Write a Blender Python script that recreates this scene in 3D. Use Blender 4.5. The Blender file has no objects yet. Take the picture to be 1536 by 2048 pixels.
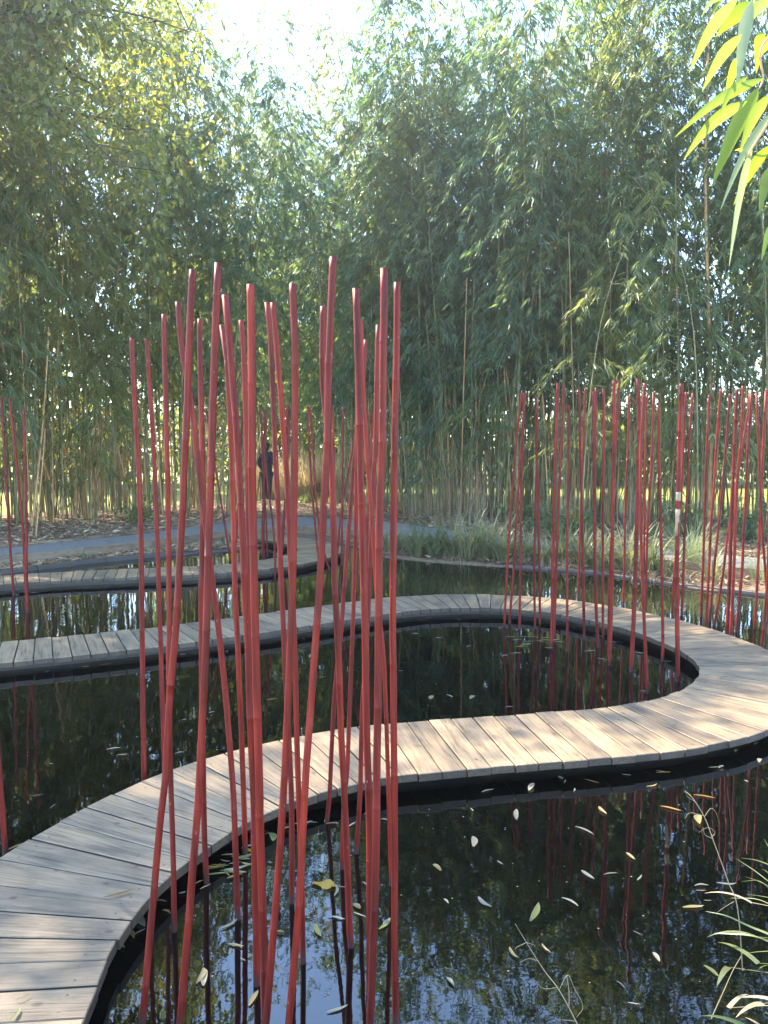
import bpy, bmesh, math, random
import numpy as np
from mathutils import Vector, Matrix

# ------------------------------------------------------------------ camera, sky, sun, exposure
scene = bpy.context.scene
R = math.radians
cam_d = bpy.data.cameras.new("camera")
cam = bpy.data.objects.new("camera", cam_d)
scene.collection.objects.link(cam)
scene.camera = cam
cam.location = (0.0, 0.0, 1.8)
cam.rotation_euler = (R(90) - math.atan(127 / 1540), 0.0, 0.0)
cam_d.sensor_fit = 'VERTICAL'
cam_d.sensor_height = 24.0
cam_d.lens = 24.0 * 1540 / 2048
cam_d.clip_start = 0.02
cam_d.clip_end = 2000.0

SUN_AZ = -52.0     # degrees from +Y, negative is to the left
SUN_EL = 46.0
world = bpy.data.worlds.new("World")
scene.world = world
world.use_nodes = True
wn = world.node_tree.nodes
wl = world.node_tree.links
sky = wn.new('ShaderNodeTexSky')
sky.sky_type = 'NISHITA'
sky.sun_disc = False
sky.sun_elevation = R(SUN_EL)
sky.sun_rotation = R(SUN_AZ)
sky.air_density = 1.0
sky.dust_density = 0.15
sky.ozone_density = 2.2
bg = wn['Background']
bg.inputs['Strength'].default_value = 0.15
wl.new(sky.outputs['Color'], bg.inputs['Color'])

sun_d = bpy.data.lights.new("sun", 'SUN')
sun_d.energy = 3.0
sun_d.angle = R(0.6)
sun_d.color = (1.0, 0.88, 0.68)
sun = bpy.data.objects.new("sun", sun_d)
scene.collection.objects.link(sun)
_sd = Vector((math.sin(R(SUN_AZ)) * math.cos(R(SUN_EL)), math.cos(R(SUN_AZ)) * math.cos(R(SUN_EL)), math.sin(R(SUN_EL))))
sun.rotation_euler = _sd.to_track_quat('Z', 'Y').to_euler()

vs = scene.view_settings
vs.view_transform = 'Standard'
vs.look = 'None'
vs.gamma = 1.0
vs.exposure = 3.15
vs.use_curve_mapping = False
scene.cycles.max_bounces = 8
scene.cycles.diffuse_bounces = 4
scene.cycles.glossy_bounces = 3
scene.cycles.transmission_bounces = 4
scene.cycles.volume_bounces = 0
scene.cycles.caustics_reflective = False
scene.cycles.caustics_refractive = False

# ------------------------------------------------------------------ measured layout (metres; x right, y ahead, z above the water)
POLES = [
    ('front', 'behind', 3.95, 0.0122, [(-1.273, 2.356), (-1.275, 2.297), (-1.27, 2.096), (-1.256, 1.559), (-1.262, 0.87), (-1.269, 0.416), (-1.274, 0), (-1.279, -0.34)]),
    ('front', 'behind', 4.192, 0.0116, [(-1.274, 2.375), (-1.27, 2.327), (-1.245, 1.588), (-1.236, 0.827), (-1.233, 0.346), (-1.233, 0), (-1.233, -0.34)]),
    ('front', '', 2.744, 0.0089, [(-0.77, 2.268), (-0.771, 2.145), (-0.771, 1.795), (-0.774, 1.437), (-0.778, 1.163), (-0.785, 0.96), (-0.785, 0.603), (-0.782, 0.256), (-0.784, 0), (-0.787, -0.34)]),
    ('front', '', 2.817, 0.0101, [(-0.74, 2.324), (-0.727, 2.154), (-0.695, 1.939), (-0.673, 1.703), (-0.642, 1.39), (-0.615, 1.146), (-0.59, 0.861), (-0.572, 0.571), (-0.566, 0.394), (-0.56, -0), (-0.556, -0.34)]),
    ('front', '', 2.27, 0.0096, [(-0.552, 2.313), (-0.563, 2.157), (-0.572, 1.97), (-0.586, 1.722), (-0.603, 1.5), (-0.621, 1.273), (-0.646, 1.043), (-0.664, 0.81), (-0.68, 0.699), (-0.757, 0.005), (-0.796, -0.34)]),
    ('front', '', 3.067, 0.0105, [(-0.72, 2.305), (-0.723, 2.186), (-0.721, 1.645), (-0.734, 1.191), (-0.743, 0.302), (-0.737, 0), (-0.729, -0.34)]),
    ('front', '', 2.25, 0.0102, [(-0.474, 2.327), (-0.488, 2.083), (-0.506, 1.686), (-0.517, 1.487), (-0.527, 1.278), (-0.546, 0.953), (-0.569, 0.662), (-0.634, 0.021), (-0.671, -0.34)]),
    ('front', '', 3.297, 0.0107, [(-0.684, 2.318), (-0.667, 2.215), (-0.648, 1.687), (-0.642, 1.145), (-0.637, 1.035), (-0.629, 0.701), (-0.621, 0.247), (-0.619, 0), (-0.616, -0.34)]),
    ('front', '', 2.453, 0.0104, [(-0.497, 2.278), (-0.484, 2.108), (-0.463, 1.716), (-0.448, 1.313), (-0.442, 1.231), (-0.438, 0.916), (-0.429, 0.645), (-0.427, 0.265), (-0.428, -0), (-0.43, -0.34)]),
    ('front', '', 3.085, 0.01, [(-0.563, 2.303), (-0.555, 2.188), (-0.547, 1.794), (-0.543, 1.392), (-0.541, 0.98), (-0.54, 0.56), (-0.542, 0), (-0.543, -0.34)]),
    ('front', 'scarred', 2.3, 0.0112, [(-0.391, 2.278), (-0.39, 2.089), (-0.393, 1.684), (-0.391, 1.266), (-0.385, 0.717), (-0.378, 0.294), (-0.376, -0.019), (-0.373, -0.34)]),
    ('front', '', 2.922, 0.0095, [(-0.436, 2.342), (-0.423, 2.167), (-0.408, 1.652), (-0.391, 1.122), (-0.379, 0.786), (-0.365, 0.424), (-0.368, 0), (-0.369, -0.34)]),
    ('front', '', 2.564, 0.0087, [(-0.363, 2.275), (-0.351, 2.122), (-0.336, 1.878), (-0.322, 1.67), (-0.311, 1.376), (-0.302, 1.119), (-0.297, 0.77), (-0.288, 0.413), (-0.283, -0), (-0.278, -0.34)]),
    ('front', '', 2.2, 0.0096, [(-0.256, 2.259), (-0.251, 2.077), (-0.256, 1.689), (-0.27, 1.29), (-0.302, 0.725), (-0.359, 0.06), (-0.394, -0.34)]),
    ('front', '', 2.654, 0.0103, [(-0.206, 2.279), (-0.209, 2.072), (-0.202, 1.948), (-0.185, 1.829), (-0.177, 1.709), (-0.175, 1.595), (-0.172, 1.449), (-0.168, 1.266), (-0.158, 1.077), (-0.152, 0.836), (-0.141, 0.587), (-0.134, 0.383), (-0.121, -0), (-0.11, -0.34)]),
    ('front', '', 2.15, 0.0094, [(-0.139, 2.32), (-0.15, 2.077), (-0.157, 1.836), (-0.165, 1.691), (-0.19, 1.301), (-0.225, 0.862), (-0.249, 0.456), (-0.282, 0.1), (-0.322, -0.34)]),
    ('front', '', 2.405, 0.0105, [(-0.086, 2.288), (-0.08, 2.11), (-0.075, 1.795), (-0.068, 1.482), (-0.062, 1.274), (-0.056, 0.883), (-0.049, 0.625), (-0.047, 0.329), (-0.048, -0), (-0.048, -0.34)]),
    ('front', '', 3.17, 0.0082, [(-0.101, 2.219), (-0.108, 1.997), (-0.111, 1.796), (-0.118, 1.474), (-0.124, 1.244), (-0.134, 0.979), (-0.145, 0.733), (-0.155, 0.45), (-0.171, 0.263), (-0.18, 0), (-0.193, -0.34)]),
    ('front', '', 3.048, 0.0079, [(-0.09, 2.297), (-0.086, 2.145), (-0.077, 1.961), (-0.069, 1.796), (-0.054, 1.616), (-0.04, 1.397), (-0.026, 1.195), (-0.002, 0.974), (0.01, 0.692), (0.021, 0.311), (0.031, 0), (0.043, -0.34)]),
    ('front', '', 3.583, 0.0093, [(-0.083, 2.296), (-0.09, 2.196), (-0.099, 2.069), (-0.118, 1.931), (-0.142, 1.705), (-0.164, 1.432), (-0.186, 1.141), (-0.204, 0.897), (-0.235, 0.625), (-0.26, 0.162), (-0.275, 0), (-0.308, -0.34)]),
    ('front', '', 3.301, 0.0091, [(-0.025, 2.319), (-0.03, 2.165), (-0.034, 1.879), (-0.045, 1.685), (-0.054, 1.472), (-0.063, 1.25), (-0.07, 1.078), (-0.085, 0.834), (-0.099, 0.63), (-0.106, 0.291), (-0.124, -0), (-0.144, -0.34)]),
    ('front', 'chipped', 2.24, 0.0105, [(0, 2.31), (-0.001, 2.089), (-0.004, 1.81), (-0.011, 1.665), (-0.014, 1.504), (-0.016, 1.145), (-0.021, 0.9), (-0.024, 0.667), (-0.03, 0.399), (-0.043, 0.029), (-0.056, -0.34)]),
    ('front', '', 2.28, 0.0093, [(0.038, 2.28), (0.037, 2.087), (0.031, 1.81), (0.027, 1.498), (0.026, 1.271), (0.029, 0.884), (0.031, 0.647), (0.035, -0.003), (0.037, -0.34)]),
    ('edge', '', 3.297, 0.0107, [(-1.709, 2.256), (-1.712, 1.58), (-1.71, 0.701), (-1.699, 0.339), (-1.695, 0.201), (-1.688, 0), (-1.675, -0.34)]),
    ('loop', '', 7.647, 0.0104, [(1.355, 2.349), (1.323, 2.017), (1.286, 1.513), (1.253, 0.979), (1.238, 0.586), (1.219, 0.154), (1.216, 0), (1.209, -0.34)]),
    ('loop', '', 7.582, 0.0111, [(1.366, 2.344), (1.36, 1.898), (1.351, 1.515), (1.354, 0.841), (1.356, 0), (1.357, -0.34)]),
    ('loop', '', 7.848, 0.0107, [(1.429, 2.344), (1.404, 1.987), (1.378, 1.556), (1.354, 1.107), (1.333, 0.554), (1.299, 0), (1.278, -0.34)]),
    ('loop', '', 7.78, 0.0114, [(1.522, 2.334), (1.529, 1.9), (1.554, 1.508), (1.572, 1.016), (1.584, 0.565), (1.601, 0), (1.611, -0.34)]),
    ('loop', '', 7.604, 0.0104, [(1.504, 2.2), (1.506, 1.785), (1.504, 1.292), (1.5, 0.934), (1.496, 0.593), (1.515, 0), (1.526, -0.34)]),
    ('loop', '', 6.864, 0.0138, [(1.534, 2.376), (1.523, 1.804), (1.523, 1.368), (1.519, 0.842), (1.523, 0.322), (1.518, 0), (1.512, -0.34)]),
    ('loop', '', 7.215, 0.0108, [(1.67, 2.378), (1.658, 1.893), (1.644, 1.44), (1.635, 0.978), (1.627, 0.654), (1.62, 0), (1.617, -0.34)]),
    ('loop', '', 6.726, 0.0109, [(1.603, 2.176), (1.609, 1.635), (1.611, 1.122), (1.614, 0.732), (1.631, 0), (1.639, -0.34)]),
    ('loop', '', 7.138, 0.0121, [(1.79, 2.344), (1.808, 1.892), (1.83, 1.444), (1.847, 1.08), (1.865, 0.667), (1.889, 0), (1.901, -0.34)]),
    ('loop', '', 6.864, 0.0138, [(1.85, 2.302), (1.865, 1.804), (1.88, 1.368), (1.899, 0.71), (1.926, 0.226), (1.942, 0), (1.967, -0.34)]),
    ('loop', '', 7.235, 0.0113, [(2.042, 2.356), (2.06, 1.711), (2.066, 1.071), (2.076, 0.651), (2.093, 0), (2.102, -0.34)]),
    ('loop', '', 6.282, 0.0135, [(1.857, 2.347), (1.87, 1.804), (1.873, 1.167), (1.878, 0.798), (1.881, 0.447), (1.875, 0), (1.87, -0.34)]),
    ('loop', '', 6.577, 0.0098, [(1.99, 2.377), (1.977, 2.049), (1.966, 1.638), (1.961, 1.146), (1.948, 0.799), (1.952, 0), (1.954, -0.34)]),
    ('loop', 'thick', 6.109, 0.0159, [(1.992, 2.348), (2.012, 1.957), (2.016, 1.65), (2.013, 1.184), (2.013, 0.826), (2.008, 0.321), (2, 0), (1.992, -0.34)]),
    ('loop', '', 5.559, 0.0108, [(1.865, 2.266), (1.852, 1.943), (1.849, 1.663), (1.866, 1.167), (1.881, 0.914), (1.917, 0.38), (1.945, 0), (1.97, -0.34)]),
    ('loop', '', 6.403, 0.0116, [(2.265, 2.149), (2.281, 1.721), (2.306, 1.318), (2.334, 0.783), (2.358, 0.25), (2.362, 0), (2.366, -0.34)]),
    ('loop', 'peeled', 5.841, 0.0152, [(2.233, 2.286), (2.234, 1.804), (2.236, 1.486), (2.236, 1.257), (2.242, 0.873), (2.245, 0.787), (2.275, 0), (2.288, -0.34)]),
    ('outer', '', 9.062, 0.0118, [(2.348, 2.497), (2.338, 2.033), (2.329, 1.489), (2.322, 0.958), (2.318, 0.535), (2.313, 0), (2.31, -0.34)]),
    ('outer', '', 8.972, 0.0117, [(2.446, 2.501), (2.456, 1.783), (2.47, 0.907), (2.485, 0), (2.49, -0.34)]),
    ('outer', '', 8.711, 0.0119, [(2.753, 2.387), (2.751, 1.806), (2.74, 1.252), (2.745, 0.417), (2.746, 0), (2.748, -0.34)]),
    ('outer', '', 8.492, 0.0105, [(2.874, 2.383), (2.877, 1.909), (2.881, 1.377), (2.889, 0.676), (2.902, 0), (2.909, -0.34)]),
    ('outer', '', 8.412, 0.012, [(2.917, 2.409), (2.918, 1.697), (2.904, 1.271), (2.894, 0.842), (2.896, 0.464), (2.898, -0), (2.899, -0.34)]),
    ('outer', '', 8.109, 0.0121, [(3.151, 2.387), (3.142, 2.009), (3.135, 1.396), (3.111, 0.834), (3.085, 0.394), (3.081, 0), (3.077, -0.34)]),
    ('outer', '', 8.182, 0.0122, [(3.251, 2.382), (3.228, 1.805), (3.226, 1.392), (3.212, 0.868), (3.213, 0.501), (3.208, -0), (3.204, -0.34)]),
    ('outer', '', 8.133, 0.0121, [(3.407, 2.358), (3.398, 1.7), (3.398, 1.081), (3.399, 0.509), (3.398, -0), (3.397, -0.34)]),
    ('outer', '', 7.669, 0.012, [(3.324, 2.385), (3.303, 1.997), (3.287, 1.418), (3.271, 1.027), (3.267, 0.582), (3.257, 0), (3.251, -0.34)]),
    ('outer', '', 7.941, 0.0119, [(3.536, 2.36), (3.508, 1.703), (3.473, 1.098), (3.439, 0.539), (3.413, 0), (3.397, -0.34)]),
    ('outer', '', 7.294, 0.0152, [(3.312, 2.356), (3.308, 1.894), (3.302, 1.436), (3.3, 0.969), (3.308, 0.642), (3.299, 0), (3.295, -0.34)]),
    ('outer', '', 7.254, 0.0127, [(3.349, 2.381), (3.348, 1.893), (3.331, 1.622), (3.323, 1.315), (3.326, 0.792), (3.32, 0), (3.317, -0.34)]),
    ('outer', '', 7.735, 0.0111, [(3.643, 2.351), (3.623, 2.093), (3.584, 1.805), (3.533, 1.364), (3.471, 0.919), (3.444, 0.572), (3.372, 0), (3.33, -0.34)]),
    ('outer', '', 7.415, 0.0125, [(3.506, 2.337), (3.493, 1.805), (3.492, 1.334), (3.483, 0.955), (3.481, 0.623), (3.446, 0), (3.427, -0.34)]),
    ('outer', '', 6.953, 0.0104, [(3.333, 2.295), (3.383, 1.715), (3.422, 1.186), (3.474, 0.696), (3.552, 0), (3.591, -0.34)]),
    ('outer', '', 7.604, 0.0119, [(3.737, 2.361), (3.73, 1.805), (3.728, 1.228), (3.729, 0.593), (3.718, 0), (3.711, -0.34)]),
    ('outer', '', 6.829, 0.0129, [(3.417, 2.312), (3.427, 1.433), (3.438, 0.607), (3.409, 0), (3.393, -0.34)]),
    ('left', '', 9.377, 0.014, [(-4.623, 2.42), (-4.599, 1.375), (-4.585, 0.652), (-4.564, 0), (-4.553, -0.34)]),
    ('left', '', 8.519, 0.0122, [(-4.107, 2.352), (-4.06, 1.607), (-4.021, 0.958), (-4.013, 0.363), (-4.01, 0), (-4.008, -0.34)]),
    ('left', '', 8.36, 0.0136, [(-3.884, 2.24), (-3.894, 1.165), (-3.918, 0.522), (-3.922, 0), (-3.924, -0.34)]),
    ('far', '', 12.367, 0.0145, [(-2.839, 2.431), (-2.803, 2.134), (-2.704, 1.44), (-2.631, 0.982), (-2.588, 0.691), (-2.533, 0.285), (-2.495, 0), (-2.449, -0.34)]),
    ('far', '', 12.832, 0.0142, [(-2.325, 2.353), (-2.365, 1.932), (-2.42, 1.026), (-2.463, 0.439), (-2.503, 0), (-2.535, -0.34)]),
    ('far', '', 10.839, 0.0127, [(-1.725, 2.353), (-1.702, 1.961), (-1.664, 1.639), (-1.634, 1.252), (-1.605, 1.026), (-1.57, 0.693), (-1.547, 0.251), (-1.554, 0), (-1.562, -0.34)]),
    ('far', '', 12.772, 0.0149, [(-1.967, 2.44), (-1.983, 1.866), (-2.001, 1.088), (-2.024, 0.63), (-2.04, 0), (-2.049, -0.34)]),
    ('far', '', 12.595, 0.0139, [(-1.9, 2.383), (-1.933, 1.735), (-1.957, 1.098), (-1.969, 0.547), (-1.979, 0), (-1.986, -0.34)]),
    ('far', '', 12.713, 0.0124, [(-2, 2.347), (-1.993, 1.611), (-1.962, 0.86), (-1.95, 0.452), (-1.939, 0), (-1.931, -0.34)]),
    ('far', '', 13.399, 0.0174, [(-1.687, 2.548), (-1.69, 1.869), (-1.706, 1.193), (-1.748, 0.555), (-1.78, 0), (-1.8, -0.34)]),
    ('far', '', 13.205, 0.0154, [(-1.625, 2.512), (-1.641, 1.774), (-1.701, 0.918), (-1.797, 0), (-1.833, -0.34)]),
    ('far', '', 10.883, 0.0127, [(-1.066, 2.387), (-1.049, 1.856), (-1.022, 1.307), (-0.993, 0.917), (-0.96, 0.503), (-0.914, 0), (-0.882, -0.34)]),
    ('far', '', 11.337, 0.0133, [(-1.081, 2.411), (-1.049, 1.858), (-1.016, 1.286), (-0.992, 0.932), (-0.933, 0.449), (-0.81, 0), (-0.717, -0.34)]),
    ('far', '', 11.578, 0.015, [(-0.768, 2.417), (-0.757, 1.778), (-0.746, 1.027), (-0.729, 0), (-0.723, -0.34)]),
    ('far', '', 11.829, 0.0138, [(-0.625, 2.423), (-0.633, 1.586), (-0.642, 1.087), (-0.649, 0.584), (-0.659, 0), (-0.665, -0.34)]),
    ('far', '', 11.728, 0.0122, [(-0.219, 2.365), (-0.228, 1.777), (-0.244, 1.017), (-0.254, 0), (-0.257, -0.34)]),
    ('far', '', 10.883, 0.012, [(-0.143, 2.387), (-0.19, 1.603), (-0.234, 0.931), (-0.307, 0), (-0.334, -0.34)]),
    ('far', '', 11.337, 0.0133, [(-0.38, 2.361), (-0.436, 1.975), (-0.515, 1.5), (-0.575, 1.213), (-0.632, 0.873), (-0.661, 0.635), (-0.714, 0), (-0.741, -0.34)]),
]
LEAVES = [  # x, y, heading, length, width ratio, colour, z
    (0.546, 3.917, 0.4, 0.076, 0.2, 0, 0),
    (0.785, 3.965, 1.1, 0.095, 0.4, 0, 0),
    (0.967, 4.08, -1.04, 0.045, 0.2, 0, 0),
    (0.438, 3.705, -1.32, 0.041, 0.2, 0, 0),
    (0.653, 3.657, 1.4, 0.111, 0.35, 0, 0),
    (0.409, 3.396, 1.49, 0.095, 0.42, 0, 0),
    (0.228, 3.168, -1.06, 0.068, 0.4, 1, 0),
    (0.506, 3.212, -1.01, 0.043, 0.2, 0, 0),
    (0.945, 3.492, -0.89, 0.107, 0.2, 0, 0),
    (1.09, 3.699, -1.36, 0.081, 0.3, 1, 0),
    (1.089, 3.264, -1.25, 0.066, 0.3, 1, 0),
    (0.862, 3.117, -1.08, 0.08, 0.3, 0, 0),
    (0.962, 3.123, 0.11, 0.068, 0.12, 0, 0),
    (1.072, 3.095, 0.88, 0.049, 0.2, 0, 0),
    (0.738, 2.92, -0.87, 0.082, 0.2, 0, 0),
    (0.402, 2.923, -1.02, 0.085, 0.28, 0, 0),
    (0.247, 2.925, -1.1, 0.038, 0.3, 0, 0),
    (0.585, 2.854, 1.13, 0.128, 0.36, 3, 0),
    (0.012, 2.788, 1.09, 0.052, 0.4, 0, 0),
    (1.434, 3.715, -0.61, 0.103, 0.2, 2, 0),
    (1.66, 3.85, -0.44, 0.108, 0.2, 2, 0),
    (1.53, 3.598, -1.96, 0.103, 0.5, 1, 0),
    (1.309, 3.034, 0, 0.06, 0.2, 0, 0),
    (1.42, 3.054, -0.14, 0.079, 0.2, 0, 0),
    (1.216, 2.889, 0.06, 0.086, 0.25, 1, 0),
    (1.291, 3, -0.08, 0.045, 0.1, 0, 0),
    (1.291, 2.932, -0.1, 0.033, 0.1, 0, 0),
    (0.964, 2.587, -1.46, 0.054, 0.4, 0, 0),
    (1.128, 2.515, -1.18, 0.069, 0.3, 3, 0),
    (0.944, 2.724, -0.82, 0.042, 0.1, 0, 0),
    (0.794, 2.449, -1.12, 0.04, 0.12, 0, 0),
    (0.811, 2.359, -0.3, 0.039, 0.15, 0, 0),
    (0.465, 2.611, -1.25, 0.072, 0.22, 1, 0),
    (0.585, 2.636, -1.16, 0.058, 0.2, 1, 0),
    (0.224, 2.462, -1.1, 0.048, 0.35, 0, 0),
    (0.344, 5.447, 1.27, 0.076, 0.6, 1, 0),
    (0.476, 5.476, -1.04, 0.085, 0.2, 0, 0),
    (0.637, 5.45, 1.18, 0.085, 0.5, 1, 0),
    (1.054, 6.568, 0.59, 0.087, 0.2, 0, 0),
    (1.167, 6.659, 0.15, 0.114, 0.2, 0, 0),
    (0.774, 6.886, 0.72, 0.067, 0.2, 0, 0),
    (0.771, 5.681, -1.39, 0.043, 0.5, 1, 0),
    (1.49, 6.829, -0.4, 0.09, 0.2, 0, 0),
    (1.637, 7.054, -0.18, 0.102, 0.2, 0, 0),
    (1.832, 6.721, 0.22, 0.116, 0.2, 0, 0),
    (1.868, 6.461, -0.62, 0.094, 0.2, 0, 0),
    (2.133, 7.035, -0.34, 0.056, 0.2, 0, 0),
    (2.251, 6.671, -0.51, 0.085, 0.2, 0, 0),
    (1.929, 5.585, -0.43, 0.071, 0.2, 0, 0),
    (2.394, 6.399, -0.29, 0.08, 0.2, 0, 0),
    (2.052, 7.269, -0.43, 0.07, 0.2, 0, 0),
    (0.137, 6.116, 0, 0.051, 0.2, 0, 0),
    (0.304, 7.364, 0, 0.073, 0.2, 0, 0),
    (0.524, 7.215, 0, 0.071, 0.2, 0, 0),
    (0.876, 5.239, 0, 0.061, 0.2, 0, 0),
    (0.79, 7.988, 0, 0.053, 0.2, 0, 0),
    (0.962, 4.071, -1.01, 0.038, 0.2, 0, 0),
    (1.339, 4.117, -0.31, 0.053, 0.2, 0, 0),
    (1.907, 4.221, 0.59, 0.043, 0.5, 0, 0),
    (2.1, 4.449, 0.74, 0.045, 0.5, 0, 0),
    (2.273, 4.566, 0.61, 0.056, 0.2, 0, 0),
    (2.171, 4.313, 0.95, 0.061, 0.5, 0, 0),
    (1.959, 4.034, -1.14, 0.03, 0.2, 0, 0),
    (-0.629, 2.494, 1.51, 0.082, 0.3, 1, 0),
    (-0.61, 2.483, 1.67, 0.082, 0.3, 0, 0),
    (-0.589, 2.779, 0.8, 0.084, 0.2, 0, 0),
    (-0.537, 2.653, -0.28, 0.066, 0.16, 1, 0),
    (-0.427, 2.386, 1.31, 0.073, 0.3, 1, 0),
    (-0.884, 2.925, -0.24, 0.046, 0.25, 0, 0),
    (-0.911, 2.731, 0.79, 0.05, 0.22, 0, 0),
    (-0.941, 2.711, -0.73, 0.062, 0.4, 1, 0),
    (-0.945, 2.644, -0.65, 0.03, 0.5, 1, 0),
    (-0.734, 3.028, 0.77, 0.051, 0.25, 1, 0),
    (-0.816, 2.983, 0.33, 0.03, 0.3, 0, 0),
    (-0.922, 2.799, -1.04, 0.087, 0.45, 0, 0),
    (-0.497, 2.575, -0.66, 0.03, 0.2, 0, 0),
    (-0.521, 3.432, -1.25, 0.085, 0.5, 3, 0),
    (-0.547, 3.47, 0.87, 0.034, 0.14, 0, 0),
    (-0.767, 3.062, 0.75, 0.036, 0.35, 1, 0),
    (-0.149, 2.337, 0.41, 0.073, 0.24, 0, 0),
    (-0.245, 2.742, -1.24, 0.083, 0.3, 3, 0),
    (-0.181, 2.818, -0.35, 0.071, 0.2, 0, 0),
    (-0.385, 2.73, -0.1, 0.031, 0.3, 1, 0),
    (0.003, 2.78, 0.97, 0.077, 0.28, 3, 0),
    (-0.107, 2.89, -0.89, 0.047, 0.6, 1, 0),
    (-0.094, 2.837, -0.59, 0.062, 0.06, 0, 0),
    (-0.081, 3.048, -0.93, 0.035, 0.25, 0, 0),
    (-0.152, 3.556, 0.93, 0.054, 0.2, 0, 0),
    (0.003, 3.597, -0.39, 0.043, 0.25, 0, 0),
    (-0.199, 3.001, 1.57, 0.074, 0.2, 0, 0),
    (-0.276, 2.876, -1.31, 0.037, 0.15, 0, 0),
    (-0.344, 3.575, -0.1, 0.054, 0.05, 0, 0),
    (-1.621, 4.486, 0.32, 0.085, 0.2, 0, 0),
    (-1.536, 4.401, 0.12, 0.064, 0.25, 1, 0),
    (-1.208, 4.423, 0.42, 0.055, 0.2, 0, 0),
    (-1.804, 3.867, 0.36, 0.065, 0.15, 0, 0),
    (-1.664, 3.741, 1.28, 0.051, 0.15, 0, 0),
    (-1.903, 4.269, -0.45, 0.04, 0.2, 0, 0),
    (-1.175, 5.125, 0.59, 0.045, 0.2, 0, 0),
    (-1.33, 4.984, 0.45, 0.033, 0.2, 0, 0),
    (-1.76, 6.601, 0.26, 0.063, 0.2, 0, 0),
    (-1.399, 6.713, 1.17, 0.046, 0.2, 0, 0),
    (-0.805, 5.4, 0.28, 0.081, 0.22, 2, 0),
    (-2.463, 6.231, 0.22, 0.068, 0.2, 2, 0),
    (-2.317, 6.297, 0.31, 0.098, 0.2, 2, 0),
    (-2.724, 6.106, 0.59, 0.038, 0.2, 0, 0),
    (-4.499, 9.339, 0.76, 0.055, 0.2, 0, 0),
    (-4.523, 9.607, 0.78, 0.114, 0.2, 0, 0),
    (-4.382, 9.508, 0.43, 0.093, 0.2, 0, 0),
    (-1.659, 3.349, 0.84, 0.089, 0.25, 2, 0),
    (-1.642, 3.222, 0.86, 0.064, 0.3, 0, 0),
    (-1.005, 2.804, 0.51, 0.119, 0.2, 2, 0.107),
    (-1.113, 2.247, 0.74, 0.051, 0.12, 1, 0.107),
    (-1.103, 2.175, 1.58, 0.056, 0.3, 3, 0.107),
    (-1.116, 3.323, 0.55, 0.044, 0.25, 1, 0.107),
    (-1.004, 2.983, 0.22, 0.043, 0.06, 2, 0.107),
    (-1.022, 3.072, 1.29, 0.03, 0.08, 2, 0.107),
    (-1.029, 2.541, 1.21, 0.037, 0.08, 0, 0.107),
    (0.768, 4.492, -0.54, 0.04, 0.1, 2, 0.107),
    (0.196, 4.274, -0.17, 0.065, 0.06, 2, 0.107),
    (3.06, 6.605, -1.44, 0.131, 0.3, 1, 0.107),
    (3.14, 6.54, 0.74, 0.127, 0.2, 1, 0.107),
    (1.477, 4.281, 0.28, 0.041, 0.08, 2, 0.107),
    (-0.634, 3.177, 0.37, 0.097, 0.3, 0, 0),
    (-0.737, 3.161, 0.54, 0.082, 0.2, 3, 0),
    (-0.673, 3.148, -0.08, 0.055, 0.2, 3, 0),
    (-0.629, 3.254, -0.3, 0.093, 0.25, 3, 0),
    (-0.623, 3.251, 0.18, 0.072, 0.2, 3, 0),
    (-0.587, 3.267, 0.35, 0.098, 0.2, 3, 0),
    (-0.683, 3.128, 0.09, 0.084, 0.2, 3, 0),
    (-0.579, 3.188, 0.56, 0.095, 0.25, 3, 0),
    (-0.692, 3.229, -0.34, 0.053, 0.25, 0, 0),
    (-0.647, 3.21, 0.28, 0.053, 0.25, 1, 0),
    (-0.679, 3.276, 0.03, 0.085, 0.2, 1, 0),
    (-0.6, 3.347, 0.32, 0.092, 0.2, 0, 0),
    (-0.62, 3.264, 0.14, 0.05, 0.2, 3, 0),
    (-0.625, 3.13, -0.37, 0.062, 0.25, 1, 0),
    (-0.647, 3.143, -0.22, 0.073, 0.3, 1, 0),
    (-0.606, 3.26, 0.54, 0.055, 0.25, 0, 0),
    (-0.629, 3.138, -0.13, 0.096, 0.3, 3, 0),
    (-0.693, 3.195, -0.3, 0.054, 0.2, 1, 0),
    (-0.59, 3.313, -0.45, 0.099, 0.3, 4, 0),
    (-0.74, 3.177, -0.12, 0.063, 0.3, 4, 0),
    (-0.708, 3.124, 0.2, 0.09, 0.25, 3, 0),
    (-0.723, 3.179, 0.54, 0.082, 0.25, 3, 0),
    (-0.716, 3.182, -0.44, 0.071, 0.2, 4, 0),
    (-0.585, 3.204, -0.31, 0.076, 0.25, 1, 0),
    (1.414, 7.246, -0.1, 0.089, 0.18, 3, 0),
    (1.541, 7.111, -0.32, 0.136, 0.18, 3, 0),
    (1.259, 7.133, 0.02, 0.113, 0.18, 1, 0),
    (1.311, 6.975, 0.27, 0.122, 0.18, 1, 0),
    (1.211, 7.237, 0.06, 0.12, 0.18, 3, 0),
    (1.25, 6.873, 0.22, 0.137, 0.18, 3, 0),
    (1.459, 7.085, -0.49, 0.113, 0.18, 3, 0),
    (1.346, 7.256, -0.21, 0.11, 0.18, 1, 0),
    (1.552, 7.214, 0.14, 0.124, 0.18, 3, 0),
    (1.3, 6.945, 0.37, 0.121, 0.18, 3, 0),
    (1.603, 7.119, 0.03, 0.09, 0.18, 3, 0),
    (1.6, 7.141, 0.19, 0.123, 0.18, 1, 0),
    (1.352, 7.065, 0.44, 0.111, 0.18, 3, 0),
]
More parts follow.
